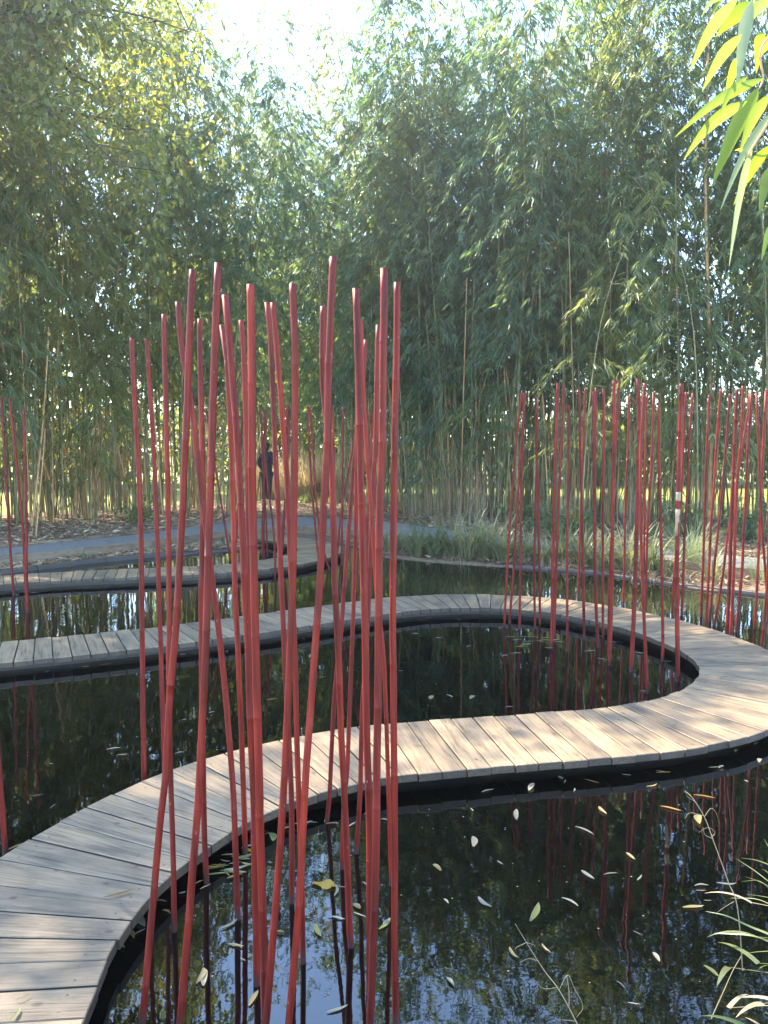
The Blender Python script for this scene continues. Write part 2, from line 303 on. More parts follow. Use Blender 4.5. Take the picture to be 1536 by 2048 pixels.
SPRAY = [  # base, tip, width, pale
    (0.4294, 0.983, 2.3446, 0.3731, 0.983, 2.2577, 0.0148, 0),
    (0.4441, 1.002, 2.3128, 0.3997, 1.008, 2.2471, 0.0142, 0),
    (0.471, 1.038, 2.373, 0.4332, 0.985, 2.2383, 0.0157, 1),
    (0.4506, 0.952, 2.2377, 0.3582, 0.984, 2.1821, 0.0127, 0),
    (0.447, 0.986, 2.2261, 0.358, 0.952, 2.1437, 0.0149, 0),
    (0.5088, 1.089, 2.2885, 0.4459, 1.081, 2.1543, 0.0223, 0),
    (0.5124, 1.067, 2.2697, 0.4727, 1.06, 2.1913, 0.0152, 0),
    (0.507, 1.039, 2.2388, 0.423, 0.996, 2.0989, 0.0092, 1),
    (0.5032, 1.039, 2.194, 0.4736, 1.074, 2.1287, 0.0138, 0),
    (0.4728, 1.023, 2.1881, 0.458, 1.045, 2.0412, 0.0087, 1),
    (0.5103, 1.044, 2.1717, 0.4698, 0.991, 2.0915, 0.0139, 0),
    (0.5158, 1.056, 2.0983, 0.5083, 1.061, 2.0522, 0.0075, 0),
    (0.4156, 0.992, 2.3495, 0.3681, 0.936, 2.2978, 0.0053, 0),
    (0.4495, 1.071, 2.3967, 0.4283, 1.063, 2.3631, 0.0057, 0),
    (0.482, 1.051, 2.3768, 0.4471, 1.087, 2.353, 0.0205, 0),
    (0.4903, 1.05, 2.3408, 0.5053, 1.091, 2.3072, 0.014, 0),
    (0.4917, 1.005, 2.3146, 0.4803, 1.033, 2.3004, 0.0143, 0),
    (0.4497, 1.012, 2.2935, 0.4492, 1.055, 2.2593, 0.0126, 0),
    (0.5174, 1.073, 2.396, 0.4671, 1.024, 2.3406, 0.0172, 0),
    (0.4381, 0.969, 2.2472, 0.3915, 0.933, 2.1877, 0.0086, 0),
    (0.5412, 1.085, 2.2402, 0.52, 1.073, 2.1588, 0.0154, 0),
    (0.4766, 1.038, 2.1781, 0.4448, 1.011, 2.1767, 0.0037, 0),
]
TWIGS = [[(0.546, 1.03, 2.426), (0.51, 1.03, 2.389), (0.471, 1.03, 2.367)], [(0.53, 1.0, 2.408), (0.492, 1.0, 2.328), (0.468, 1.0, 2.294), (0.472, 1.0, 2.261), (0.468, 1.0, 2.247)], [(0.541, 1.02, 2.42), (0.527, 1.02, 2.281), (0.494, 1.02, 2.221), (0.471, 1.02, 2.183), (0.465, 1.02, 2.172)]]
SHORE_BLADES = [[(1.257, 2.25, 0.426), (1.225, 2.317, 0.432), (1.196, 2.383, 0.442), (1.167, 2.45, 0.445)], [(1.257, 2.25, 0.434), (1.234, 2.317, 0.479), (1.21, 2.383, 0.474), (1.185, 2.45, 0.447)], [(1.258, 2.25, 0.407), (1.237, 2.317, 0.413), (1.213, 2.383, 0.405), (1.199, 2.45, 0.383)], [(1.259, 2.25, 0.388), (1.238, 2.317, 0.393), (1.217, 2.383, 0.405), (1.188, 2.45, 0.366)], [(1.267, 2.25, 0.369), (1.25, 2.317, 0.377), (1.234, 2.383, 0.353), (1.205, 2.45, 0.321)], [(1.264, 2.25, 0.426), (1.236, 2.317, 0.44), (1.231, 2.383, 0.442), (1.234, 2.45, 0.41)], [(1.263, 2.25, 0.464), (1.244, 2.317, 0.503), (1.239, 2.383, 0.522), (1.257, 2.45, 0.514)], [(1.26, 2.25, 0.35), (1.239, 2.317, 0.354), (1.208, 2.383, 0.345), (1.154, 2.45, 0.308)], [(1.282, 2.25, 0.265), (1.215, 2.3, 0.278), (1.17, 2.35, 0.275), (1.121, 2.4, 0.277), (1.072, 2.45, 0.262)], [(1.283, 2.25, 0.242), (1.215, 2.317, 0.247), (1.182, 2.383, 0.223), (1.105, 2.45, 0.185)], [(1.284, 2.25, 0.234), (1.245, 2.317, 0.211), (1.223, 2.383, 0.166), (1.201, 2.45, 0.112)], [(1.294, 2.25, 0.016), (1.225, 2.317, 0.003), (1.215, 2.383, -0.023), (1.2, 2.45, -0.066)], [(1.287, 2.25, 0.156), (1.247, 2.317, 0.163), (1.24, 2.383, 0.117), (1.248, 2.45, 0.048)], [(1.28, 2.25, 0.33), (1.26, 2.317, 0.314), (1.257, 2.383, 0.284), (1.256, 2.45, 0.237)]]
DRY_STEMS = [[(1.256, 2.5, -0.288), (1.229, 2.542, 0.179), (1.206, 2.583, 0.288), (1.17, 2.625, 0.409), (1.151, 2.667, 0.481), (1.123, 2.708, 0.532), (1.111, 2.75, 0.54)], [(1.017, 2.3, -0.06), (1.041, 2.3, 0.008), (1.072, 2.3, 0.088), (1.1, 2.3, 0.16), (1.124, 2.3, 0.207)]]
DRY_STEM2 = [(0.624, 2.2, -0.024), (0.597, 2.25, 0.026), (0.553, 2.3, 0.095), (0.515, 2.35, 0.126), (0.467, 2.4, 0.186), (0.433, 2.42, 0.237)]
TENDRILS = [[(1.174, 2.72, 0.455), (1.195, 2.72, 0.486), (1.212, 2.72, 0.477), (1.224, 2.72, 0.45)], [(1.194, 2.7, 0.388), (1.206, 2.7, 0.406), (1.18, 2.7, 0.424), (1.146, 2.7, 0.406)], [(1.198, 2.7, 0.383), (1.17, 2.7, 0.397), (1.162, 2.7, 0.424)], [(1.169, 2.72, 0.459), (1.121, 2.72, 0.47), (1.102, 2.72, 0.448)], [(1.145, 2.74, 0.504), (1.118, 2.74, 0.522), (1.109, 2.74, 0.545)], [(1.238, 2.6, 0.204), (1.209, 2.6, 0.186), (1.18, 2.6, 0.164)]]
TENDRILS2 = [[(0.467, 2.4, 0.186), (0.435, 2.4, 0.169), (0.431, 2.4, 0.16)], [(0.467, 2.4, 0.186), (0.492, 2.4, 0.177), (0.496, 2.4, 0.169)], [(0.547, 2.31, 0.096), (0.508, 2.31, 0.092), (0.483, 2.31, 0.113)], [(0.501, 2.36, 0.149), (0.468, 2.36, 0.158), (0.44, 2.36, 0.145)], [(0.553, 2.3, 0.095), (0.579, 2.3, 0.145), (0.6, 2.3, 0.104), (0.624, 2.28, 0.056), (0.599, 2.26, 0.034)], [(0.593, 2.25, 0.03), (0.543, 2.25, 0.034), (0.504, 2.25, 0.026)], [(0.578, 2.27, 0.06), (0.579, 2.28, 0.11), (0.576, 2.3, 0.145)]]

# ------------------------------------------------------------------ helpers
COL = scene.collection
rng = random.Random(11)
nrng = np.random.default_rng(11)


def link(o, parent=None):
    COL.objects.link(o)
    if parent is not None:
        o.parent = parent
    return o


def tag(o, label=None, cat=None, group=None, kind=None):
    if label: o['label'] = label
    if cat: o['category'] = cat
    if group: o['group'] = group
    if kind: o['kind'] = kind
    return o


def empty(name, loc=(0, 0, 0), rz=0.0):
    o = bpy.data.objects.new(name, None)
    o.empty_display_size = 0.1
    o.location = loc
    o.rotation_euler = (0, 0, rz)
    return link(o)


def mesh_from(name, V, Fc, mat, smooth=False):
    me = bpy.data.meshes.new(name)
    me.from_pydata([tuple(v) for v in V], [], [tuple(f) for f in Fc])
    me.update()
    if mat is not None:
        for m in (mat if isinstance(mat, (list, tuple)) else [mat]):
            me.materials.append(m)
    if smooth:
        me.polygons.foreach_set('use_smooth', [True] * len(me.polygons))
    return me


def mesh_np(name, V, Fc, mat, smooth=False):
    """fast path: V (n,3) float, Fc (m,k) int, one face size"""
    V = np.ascontiguousarray(V, dtype=np.float32)
    Fc = np.ascontiguousarray(Fc, dtype=np.int32)
    me = bpy.data.meshes.new(name)
    me.vertices.add(len(V))
    me.vertices.foreach_set('co', V.ravel())
    k = Fc.shape[1]
    me.loops.add(Fc.size)
    me.loops.foreach_set('vertex_index', Fc.ravel())
    me.polygons.add(len(Fc))
    me.polygons.foreach_set('loop_start', np.arange(0, Fc.size, k, dtype=np.int32))
    me.polygons.foreach_set('loop_total', np.full(len(Fc), k, dtype=np.int32))
    if smooth:
        me.polygons.foreach_set('use_smooth', np.ones(len(Fc), dtype=bool))
    me.update(calc_edges=True)
    me.validate()
    me.materials.append(mat)
    return me


def obj(name, me, parent=None, loc=None):
    o = bpy.data.objects.new(name, me)
    if loc is not None:
        o.location = loc
    return link(o, parent)


def catmull(pts, n=8):
    P = [np.array(p, float) for p in pts]
    P = [2 * P[0] - P[1]] + P + [2 * P[-1] - P[-2]]
    out = []
    for i in range(1, len(P) - 2):
        a, b, c, d = P[i - 1], P[i], P[i + 1], P[i + 2]
        for k in range(n):
            t = k / n
            out.append(.5 * ((2 * b) + (c - a) * t + (2 * a - 5 * b + 4 * c - d) * t * t + (-a + 3 * b - 3 * c + d) * t ** 3))
    out.append(P[-2])
    return np.array(out)


def resample(pts, step):
    pts = np.array(pts, float)
    s = np.r_[0, np.cumsum(np.linalg.norm(np.diff(pts, axis=0), axis=1))]
    n = max(2, int(round(s[-1] / step)) + 1)
    q = np.linspace(0, s[-1], n)
    return np.stack([np.interp(q, s, pts[:, k]) for k in range(pts.shape[1])], 1)


def tube(path, radii, sides=8, cap=True, V=None, Fc=None):
    """verts and faces of a tube along a path with a radius for each point"""
    V = [] if V is None else V
    Fc = [] if Fc is None else Fc
    path = np.array(path, float)
    n = len(path)
    off = len(V)
    ref = np.array((1.0, 0.03, 0.02))
    for i in range(n):
        t = path[min(i + 1, n - 1)] - path[max(i - 1, 0)]
        t = t / (np.linalg.norm(t) + 1e-9)
        u = ref - t * ref.dot(t)
        if np.linalg.norm(u) < .1:
            u = np.array((0, 1., 0)) - t * t[1]
        u /= np.linalg.norm(u)
        w = np.cross(t, u)
        for k in range(sides):
            a = 2 * math.pi * k / sides
            V.append(path[i] + radii[i] * (math.cos(a) * u + math.sin(a) * w))
    for i in range(n - 1):
        for k in range(sides):
            a = off + i * sides + k
            b = off + i * sides + (k + 1) % sides
            Fc.append((a, b, b + sides, a + sides))
    if cap:
        Fc.append(tuple(off + k for k in range(sides))[::-1])
        Fc.append(tuple(off + (n - 1) * sides + k for k in range(sides)))
    return V, Fc


def box(V, Fc, c, h, rot=None):
    o = len(V)
    for sx in (-1, 1):
        for sy in (-1, 1):
            for sz in (-1, 1):
                p = Vector((sx * h[0], sy * h[1], sz * h[2]))
                if rot is not None:
                    p = rot @ p
                V.append((c[0] + p.x, c[1] + p.y, c[2] + p.z))
    for f in ((0, 1, 3, 2), (4, 6, 7, 5), (0, 4, 5, 1), (2, 3, 7, 6), (0, 2, 6, 4), (1, 5, 7, 3)):
        Fc.append(tuple(o + k for k in f))


# ------------------------------------------------------------------ materials
def new_mat(name):
    m = bpy.data.materials.new(name)
    m.use_nodes = True
    nt = m.node_tree
    nt.nodes.clear()
    out = nt.nodes.new('ShaderNodeOutputMaterial')
    return m, nt, out


def N(nt, kind, **kw):
    n = nt.nodes.new(kind)
    for k, v in kw.items():
        if hasattr(n, k):
            setattr(n, k, v)
        else:
            n.inputs[k.replace('_', ' ')].default_value = v
    return n


def ramp(nt, fac, stops):
    r = nt.nodes.new('ShaderNodeValToRGB')
    e = r.color_ramp.elements
    while len(e) < len(stops):
        e.new(0.5)
    for k, (p, c) in enumerate(stops):
        e[k].position = p
        e[k].color = (c[0], c[1], c[2], 1)
    if fac is not None:
        nt.links.new(fac, r.inputs['Fac'])
    return r


def noise_coord(nt, scale=(1, 1, 1), kind='Object', rand=0.0):
    tc = nt.nodes.new('ShaderNodeTexCoord')
    src = tc.outputs[kind]
    if rand:
        oi = nt.nodes.new('ShaderNodeObjectInfo')
        mul = N(nt, 'ShaderNodeMath', operation='MULTIPLY')
        nt.links.new(oi.outputs['Random'], mul.inputs[0])
        mul.inputs[1].default_value = rand
        add = N(nt, 'ShaderNodeVectorMath', operation='ADD')
        nt.links.new(src, add.inputs[0])
        nt.links.new(mul.outputs[0], add.inputs[1])
        src = add.outputs[0]
    mp = nt.nodes.new('ShaderNodeMapping')
    mp.inputs['Scale'].default_value = scale
    nt.links.new(src, mp.inputs['Vector'])
    return mp.outputs['Vector']


def leaf_mat(name, cols, trans, gloss=0.35, tfac=0.35, per='island'):
    """leaves: reflect in one tone, let the light through in a yellower one; tone varies from leaf to leaf"""
    m, nt, out = new_mat(name)
    geo = nt.nodes.new('ShaderNodeNewGeometry')
    oi = nt.nodes.new('ShaderNodeObjectInfo')
    mix = N(nt, 'ShaderNodeMath', operation='MULTIPLY_ADD')
    nt.links.new(geo.outputs['Random Per Island'], mix.inputs[0])
    mix.inputs[1].default_value = 0.5
    mul = N(nt, 'ShaderNodeMath', operation='MULTIPLY')
    nt.links.new(oi.outputs['Random'], mul.inputs[0])
    mul.inputs[1].default_value = 0.5
    nt.links.new(mul.outputs[0], mix.inputs[2])
    k = len(cols)
    r1 = ramp(nt, mix.outputs[0], [(i / (k - 1), c) for i, c in enumerate(cols)])
    r2 = ramp(nt, mix.outputs[0], [(i / (len(trans) - 1), c) for i, c in enumerate(trans)])
    b = N(nt, 'ShaderNodeBsdfPrincipled')
    b.inputs['Roughness'].default_value = gloss
    b.inputs['Specular IOR Level'].default_value = 0.5
    nt.links.new(r1.outputs['Color'], b.inputs['Base Color'])
    t = nt.nodes.new('ShaderNodeBsdfTranslucent')
    nt.links.new(r2.outputs['Color'], t.inputs['Color'])
    ms = nt.nodes.new('ShaderNodeMixShader')
    ms.inputs[0].default_value = tfac
    nt.links.new(b.outputs[0], ms.inputs[1])
    nt.links.new(t.outputs[0], ms.inputs[2])
    nt.links.new(ms.outputs[0], out.inputs['Surface'])
    return m


def simple_mat(name, stops, scale=(6, 6, 6), rough=0.8, bump=0.0, detail=6, bscale=None, spec=0.3, rand=7.0, kind='Object', nscale=1.0):
    m, nt, out = new_mat(name)
    v = noise_coord(nt, scale, kind, rand)
    n = N(nt, 'ShaderNodeTexNoise')
    n.inputs['Scale'].default_value = nscale
    n.inputs['Detail'].default_value = detail
    n.inputs['Roughness'].default_value = 0.65
    nt.links.new(v, n.inputs['Vector'])
    r = ramp(nt, n.outputs['Fac'], stops)
    b = N(nt, 'ShaderNodeBsdfPrincipled')
    b.inputs['Roughness'].default_value = rough
    b.inputs['Specular IOR Level'].default_value = spec
    nt.links.new(r.outputs['Color'], b.inputs['Base Color'])
    if bump:
        bm = N(nt, 'ShaderNodeBump')
        bm.inputs['Strength'].default_value = 1.0
        bm.inputs['Distance'].default_value = bump
        nt.links.new(n.outputs['Fac'], bm.inputs['Height'])
        nt.links.new(bm.outputs[0], b.inputs['Normal'])
    nt.links.new(b.outputs[0], out.inputs['Surface'])
    return m


def wood_mat(name, light, mid, dark, wet=False, stain=0.9):
    """weathered board: grain along local x, one tone for each board, blotchy grey stain, knots"""
    m, nt, out = new_mat(name)
    v1 = noise_coord(nt, (2.2, 42, 42), 'Object', 31.0)
    g = N(nt, 'ShaderNodeTexNoise')
    g.inputs['Scale'].default_value = 1.0
    g.inputs['Detail'].default_value = 7
    g.inputs['Roughness'].default_value = 0.7
    g.inputs['Distortion'].default_value = 1.2
    nt.links.new(v1, g.inputs['Vector'])
    v2 = noise_coord(nt, (3.5, 6, 6), 'Object', 17.0)
    s = N(nt, 'ShaderNodeTexNoise')
    s.inputs['Scale'].default_value = 1.0
    s.inputs['Detail'].default_value = 4
    nt.links.new(v2, s.inputs['Vector'])
    oi = nt.nodes.new('ShaderNodeObjectInfo')
    r = ramp(nt, g.outputs['Fac'], [(0.30, dark), (0.47, mid), (0.70, light)])
    tone = ramp(nt, oi.outputs['Random'], [(0, (.74, .73, .72)), (.5, (.95, .93, .9)), (1, (1.16, 1.1, 1.02))])
    blot = ramp(nt, s.outputs['Fac'], [(.33, (.52, .53, .58)), (.5, (.92, .92, .92)), (.68, (1.1, 1.06, 1.0))])
    a = N(nt, 'ShaderNodeMixRGB', blend_type='MULTIPLY')
    a.inputs[0].default_value = 1.0
    nt.links.new(r.outputs['Color'], a.inputs[1])
    nt.links.new(tone.outputs['Color'], a.inputs[2])
    c = N(nt, 'ShaderNodeMixRGB', blend_type='MULTIPLY')
    c.inputs[0].default_value = stain
    nt.links.new(a.outputs[0], c.inputs[1])
    nt.links.new(blot.outputs['Color'], c.inputs[2])
    # knots
    v3 = noise_coord(nt, (5, 9, 9), 'Object', 53.0)
    vo = N(nt, 'ShaderNodeTexVoronoi')
    vo.inputs['Scale'].default_value = 1.0
    nt.links.new(v3, vo.inputs['Vector'])
    kr = ramp(nt, vo.outputs['Distance'], [(.05, (.35, .3, .26)), (.11, (1, 1, 1))])
    d = N(nt, 'ShaderNodeMixRGB', blend_type='MULTIPLY')
    d.inputs[0].default_value = .8
    nt.links.new(c.outputs[0], d.inputs[1])
    nt.links.new(kr.outputs['Color'], d.inputs[2])
    b = N(nt, 'ShaderNodeBsdfPrincipled')
    b.inputs['Roughness'].default_value = 0.35 if wet else 0.52
    b.inputs['Specular IOR Level'].default_value = 0.5
    nt.links.new(d.outputs[0], b.inputs['Base Color'])
    bm = N(nt, 'ShaderNodeBump')
    bm.inputs['Strength'].default_value = 0.9
    bm.inputs['Distance'].default_value = 0.0035
    nt.links.new(g.outputs['Fac'], bm.inputs['Height'])
    nt.links.new(bm.outputs[0], b.inputs['Normal'])
    nt.links.new(b.outputs[0], out.inputs['Surface'])
    return m


def red_mat():
    m, nt, out = new_mat('red_paint')
    v = noise_coord(nt, (90, 90, 4), 'Object', 23.0)
    n = N(nt, 'ShaderNodeTexNoise')
    n.inputs['Scale'].default_value = 1.0
    n.inputs['Detail'].default_value = 5
    nt.links.new(v, n.inputs['Vector'])
    oi = nt.nodes.new('ShaderNodeObjectInfo')
    r = ramp(nt, n.outputs['Fac'], [(.3, (.075, .0045, .003)), (.5, (.145, .0095, .0045)), (.75, (.205, .019, .009))])
    tone = ramp(nt, oi.outputs['Random'], [(0, (.78, .85, 1.0)), (.5, (1, 1, 1)), (1, (1.2, 1.15, .9))])
    a = N(nt, 'ShaderNodeMixRGB', blend_type='MULTIPLY')
    a.inputs[0].default_value = 1.0
    nt.links.new(r.outputs['Color'], a.inputs[1])
    nt.links.new(tone.outputs['Color'], a.inputs[2])
    vf = noise_coord(nt, (14, 14, 2.4), 'Object', 47.0)
    nf = N(nt, 'ShaderNodeTexNoise')
    nf.inputs['Scale'].default_value = 1.0
    nf.inputs['Detail'].default_value = 3
    nt.links.new(vf, nf.inputs['Vector'])
    fade = ramp(nt, nf.outputs['Fac'], [(.3, (.55, .62, .68)), (.5, (1, 1, 1)), (.7, (1.25, 1.5, 1.5))])
    af = N(nt, 'ShaderNodeMixRGB', blend_type='MULTIPLY')
    af.inputs[0].default_value = 1.0
    nt.links.new(a.outputs[0], af.inputs[1])
    nt.links.new(fade.outputs['Color'], af.inputs[2])
    a = af
    # dark wet foot and pale tide mark at the waterline
    geo = nt.nodes.new('ShaderNodeNewGeometry')
    sp = nt.nodes.new('ShaderNodeSeparateXYZ')
    nt.links.new(geo.outputs['Position'], sp.inputs[0])
    wet = N(nt, 'ShaderNodeMapRange')
    wet.inputs['From Min'].default_value = 0.02
    wet.inputs['From Max'].default_value = 0.06
    nt.links.new(sp.outputs['Z'], wet.inputs['Value'])
    c = N(nt, 'ShaderNodeMixRGB', blend_type='MIX')
    nt.links.new(wet.outputs[0], c.inputs[0])
    c.inputs[1].default_value = (.07, .022, .018, 1)
    nt.links.new(a.outputs[0], c.inputs[2])
    # small chips down to the cane
    v2 = noise_coord(nt, (160, 160, 30), 'Object', 61.0)
    n2 = N(nt, 'ShaderNodeTexNoise')
    n2.inputs['Scale'].default_value = 1.0
    n2.inputs['Detail'].default_value = 3
    nt.links.new(v2, n2.inputs['Vector'])
    ch = ramp(nt, n2.outputs['Fac'], [(.745, (0, 0, 0)), (.765, (1, 1, 1))])
    d = N(nt, 'ShaderNodeMixRGB', blend_type='MIX')
    nt.links.new(ch.outputs['Color'], d.inputs[0])
    nt.links.new(c.outputs[0], d.inputs[1])
    d.inputs[2].default_value = (.42, .2, .14, 1)
    b = N(nt, 'ShaderNodeBsdfPrincipled')
    b.inputs['Roughness'].default_value = 0.58
    b.inputs['Specular IOR Level'].default_value = 0.28
    nt.links.new(d.outputs[0], b.inputs['Base Color'])
    bm = N(nt, 'ShaderNodeBump')
    bm.inputs['Distance'].default_value = 0.0012
    nt.links.new(n.outputs['Fac'], bm.inputs['Height'])
    nt.links.new(bm.outputs[0], b.inputs['Normal'])
    nt.links.new(b.outputs[0], out.inputs['Surface'])
    return m


def water_mat():
    m, nt, out = new_mat('dark_pond_water')
    b = N(nt, 'ShaderNodeBsdfPrincipled')
    b.inputs['Base Color'].default_value = (.0005, .0006, .0005, 1)
    b.inputs['Roughness'].default_value = 0.012
    b.inputs['IOR'].default_value = 1.6
    geo = nt.nodes.new('ShaderNodeNewGeometry')
    hs = []
    for sc, st, det in (((2.2, 3.6, 1), 1.0, 2), ((9, 16, 1), .13, 2), ((45, 60, 1), .018, 1)):
        mp = nt.nodes.new('ShaderNodeMapping')
        mp.inputs['Scale'].default_value = sc
        mp.inputs['Rotation'].default_value = (0, 0, .3)
        nt.links.new(geo.outputs['Position'], mp.inputs['Vector'])
        n = N(nt, 'ShaderNodeTexNoise')
        n.inputs['Scale'].default_value = 1.0
        n.inputs['Detail'].default_value = det
        nt.links.new(mp.outputs[0], n.inputs['Vector'])
        mu = N(nt, 'ShaderNodeMath', operation='MULTIPLY')
        nt.links.new(n.outputs['Fac'], mu.inputs[0])
        mu.inputs[1].default_value = st
        hs.append(mu.outputs[0])
    s = N(nt, 'ShaderNodeMath', operation='ADD')
    nt.links.new(hs[0], s.inputs[0]); nt.links.new(hs[1], s.inputs[1])
    s2 = N(nt, 'ShaderNodeMath', operation='ADD')
    nt.links.new(s.outputs[0], s2.inputs[0]); nt.links.new(hs[2], s2.inputs[1])
    # breeze: livelier patches between calm ones
    n3 = N(nt, 'ShaderNodeTexNoise')
    n3.inputs['Scale'].default_value = .45
    n3.inputs['Detail'].default_value = 1
    nt.links.new(geo.outputs['Position'], n3.inputs['Vector'])
    rr = N(nt, 'ShaderNodeMapRange')
    rr.inputs['From Min'].default_value = .35
    rr.inputs['From Max'].default_value = .7
    rr.inputs['To Min'].default_value = .25
    rr.inputs['To Max'].default_value = 1.0
    nt.links.new(n3.outputs['Fac'], rr.inputs['Value'])
    bm = N(nt, 'ShaderNodeBump')
    bm.inputs['Distance'].default_value = 0.0022
    nt.links.new(rr.outputs[0], bm.inputs['Strength'])
    nt.links.new(s2.outputs[0], bm.inputs['Height'])
    nt.links.new(bm.outputs[0], b.inputs['Normal'])
    nt.links.new(b.outputs[0], out.inputs['Surface'])
    return m


M = {}
M['deck'] = wood_mat('weathered_deck_wood', (.34, .245, .147), (.245, .174, .102), (.07, .049, .030))
M['deck_end'] = wood_mat('dark_end_grain', (.12, .085, .055), (.08, .056, .037), (.035, .025, .018))
M['screw'] = simple_mat('rusty_screw', [(.3, (.05, .04, .03)), (.7, (.12, .1, .08))], (90, 90, 90), .5)
M['frame'] = wood_mat('dark_wet_timber', (.06, .05, .04), (.04, .033, .028), (.02, .017, .014), True)
M['edging'] = wood_mat('brown_edging_timber', (.27, .2, .13), (.2, .145, .095), (.1, .07, .05))
M['sleeper'] = wood_mat('dark_rotten_sleeper', (.12, .1, .08), (.075, .062, .052), (.03, .026, .024))
M['red'] = red_mat()
M['bare_cane'] = simple_mat('bare_peeled_cane', [(.3, (.26, .18, .1)), (.7, (.38, .29, .18))], (60, 60, 5), .5)
M['water'] = water_mat()
M['bamboo_leaf'] = leaf_mat('bamboo_leaf', [(.06, .095, .055), (.08, .125, .066), (.11, .155, .075), (.18, .2, .07)],
                            [(.2, .32, .08), (.32, .42, .1), (.48, .5, .12)], .34, .48)
M['bamboo_sun_tint'] = leaf_mat('sun_tinted_bamboo_leaf', [(.075, .1, .04), (.11, .135, .045), (.15, .165, .05), (.23, .2, .06)],
                              [(.26, .34, .06), (.42, .46, .08), (.58, .52, .1)], .34, .48)  # sunlight's yellow put into the leaf colour
M['bamboo_glare_tint'] = leaf_mat('glare_tinted_bamboo_leaf', [(.045, .085, .058), (.062, .112, .07), (.085, .14, .08), (.13, .175, .08)],
                            [(.15, .29, .09), (.24, .38, .11), (.38, .45, .12)], .34, .46)  # cool cast of the glare put into the leaf colour
M['spray_leaf'] = leaf_mat('young_bamboo_leaf', [(.07, .12, .022), (.09, .14, .022), (.12, .16, .03)], [(.32, .44, .03), (.4, .52, .04), (.5, .54, .07)], .3, .55)
M['spray_pale_sheen'] = leaf_mat('pale_sheen_bamboo_leaf', [(.2, .24, .12), (.26, .3, .15)], [(.36, .44, .14), (.45, .52, .2)], .3, .4)  # the broad leaf's reflected sheen is put into its colour; narrow ones are pale
M['tree_leaf'] = leaf_mat('autumn_tree_leaf', [(.05, .085, .035), (.07, .11, .04), (.1, .13, .04), (.3, .22, .04)],
                          [(.2, .3, .06), (.3, .38, .06), (.6, .5, .08)], .45, .42)
M['far_leaf'] = leaf_mat('far_tree_leaf', [(.06, .1, .02), (.12, .15, .03), (.25, .21, .04)], [(.3, .4, .05), (.55, .55, .08)], .5, .4)
M['sedge'] = leaf_mat('sedge_blade', [(.075, .105, .045), (.12, .15, .07), (.22, .21, .11), (.34, .3, .18)], [(.2, .28, .07), (.4, .38, .15)], .4, .3)
M['pale_sedge'] = leaf_mat('pale_grass_blade', [(.16, .2, .1), (.22, .26, .13), (.3, .32, .18)], [(.3, .36, .14), (.4, .42, .2)], .4, .3)
M['shore_grass'] = leaf_mat('shore_grass_blade', [(.07, .105, .03), (.12, .15, .05), (.2, .2, .09)], [(.22, .3, .05), (.3, .32, .1)], .35, .35)
M['dry'] = leaf_mat('dry_stalk', [(.2, .145, .08), (.28, .215, .125), (.36, .3, .2)], [(.3, .22, .11), (.4, .32, .2)], .6, .2)
M['golden_grass'] = leaf_mat('golden_grass', [(.34, .25, .12), (.45, .35, .18), (.55, .46, .28)], [(.6, .42, .18), (.7, .56, .32)], .5, .45)
M['litter_leaf'] = leaf_mat('fallen_litter', [(.12, .075, .045), (.3, .19, .1), (.44, .31, .17), (.54, .43, .26)], [(.3, .2, .1), (.4, .3, .16)], .55, .15)
M['culm'] = simple_mat('bamboo_culm', [(.3, (.07, .085, .03)), (.48, (.16, .15, .055)), (.6, (.28, .2, .085)), (.75, (.36, .26, .12))], (20, 20, .8), .38, spec=.5)
M['tan_culm'] = simple_mat('tan_bamboo_culm', [(.3, (.33, .17, .06)), (.55, (.48, .27, .11)), (.75, (.56, .36, .16))], (20, 20, .8), .4, spec=.5)
M['bark'] = simple_mat('grey_bark', [(.3, (.05, .04, .03)), (.7, (.13, .105, .08))], (12, 12, 3), .9, .01)
M['gravel'] = simple_mat('blue_grey_gravel', [(.3, (.10, .09, .08)), (.5, (.19, .172, .15)), (.7, (.31, .285, .25))], (70, 70, 70), .9, .006, 8, kind='Object', rand=0)
M['soil'] = simple_mat('leaf_strewn_soil', [(.3, (.06, .042, .03)), (.5, (.14, .095, .06)), (.7, (.27, .19, .12))], (9, 9, 9), .95, .02, 8, rand=0)
M['lawn'] = simple_mat('sunny_lawn', [(.3, (.10, .14, .022)), (.5, (.17, .2, .035)), (.7, (.26, .24, .06))], (1.3, 1.3, 1.3), .9, .02, 8, rand=0)
M['mud'] = simple_mat('pond_mud', [(.3, (.012, .011, .009)), (.7, (.03, .026, .02))], (3, 3, 3), .95, rand=0)
FLOAT = []
for nm, c, t in (('pale_straw_leaf', (.56, .52, .40), (.4, .36, .22)), ('yellow_straw_leaf', (.55, .44, .2), (.5, .38, .12)), ('orange_brown_leaf', (.45, .23, .06), (.5, .25, .05)),
                 ('olive_green_leaf', (.34, .36, .12), (.34, .38, .1)), ('bright_yellow_leaf', (.72, .48, .05), (.7, .5, .05))):
    c = (c[0] * .5, c[1] * .47, c[2] * .4)
    FLOAT.append(leaf_mat(nm, [tuple(x * .75 for x in c), c], [tuple(x * .9 for x in t), t], .5, .2))
M['coat'] = simple_mat('dark_coat_cloth', [(.3, (.012, .013, .02)), (.7, (.03, .032, .045))], (30, 30, 30), .85)
M['trousers'] = simple_mat('dark_trousers', [(.3, (.015, .015, .022)), (.7, (.035, .033, .04))], (30, 30, 30), .85)
M['skin'] = simple_mat('skin_tone', [(.3, (.5, .3, .22)), (.7, (.58, .37, .28))], (10, 10, 10), .5)
M['hair'] = simple_mat('dark_hair', [(.3, (.012, .009, .007)), (.7, (.03, .022, .016))], (50, 50, 9), .45)
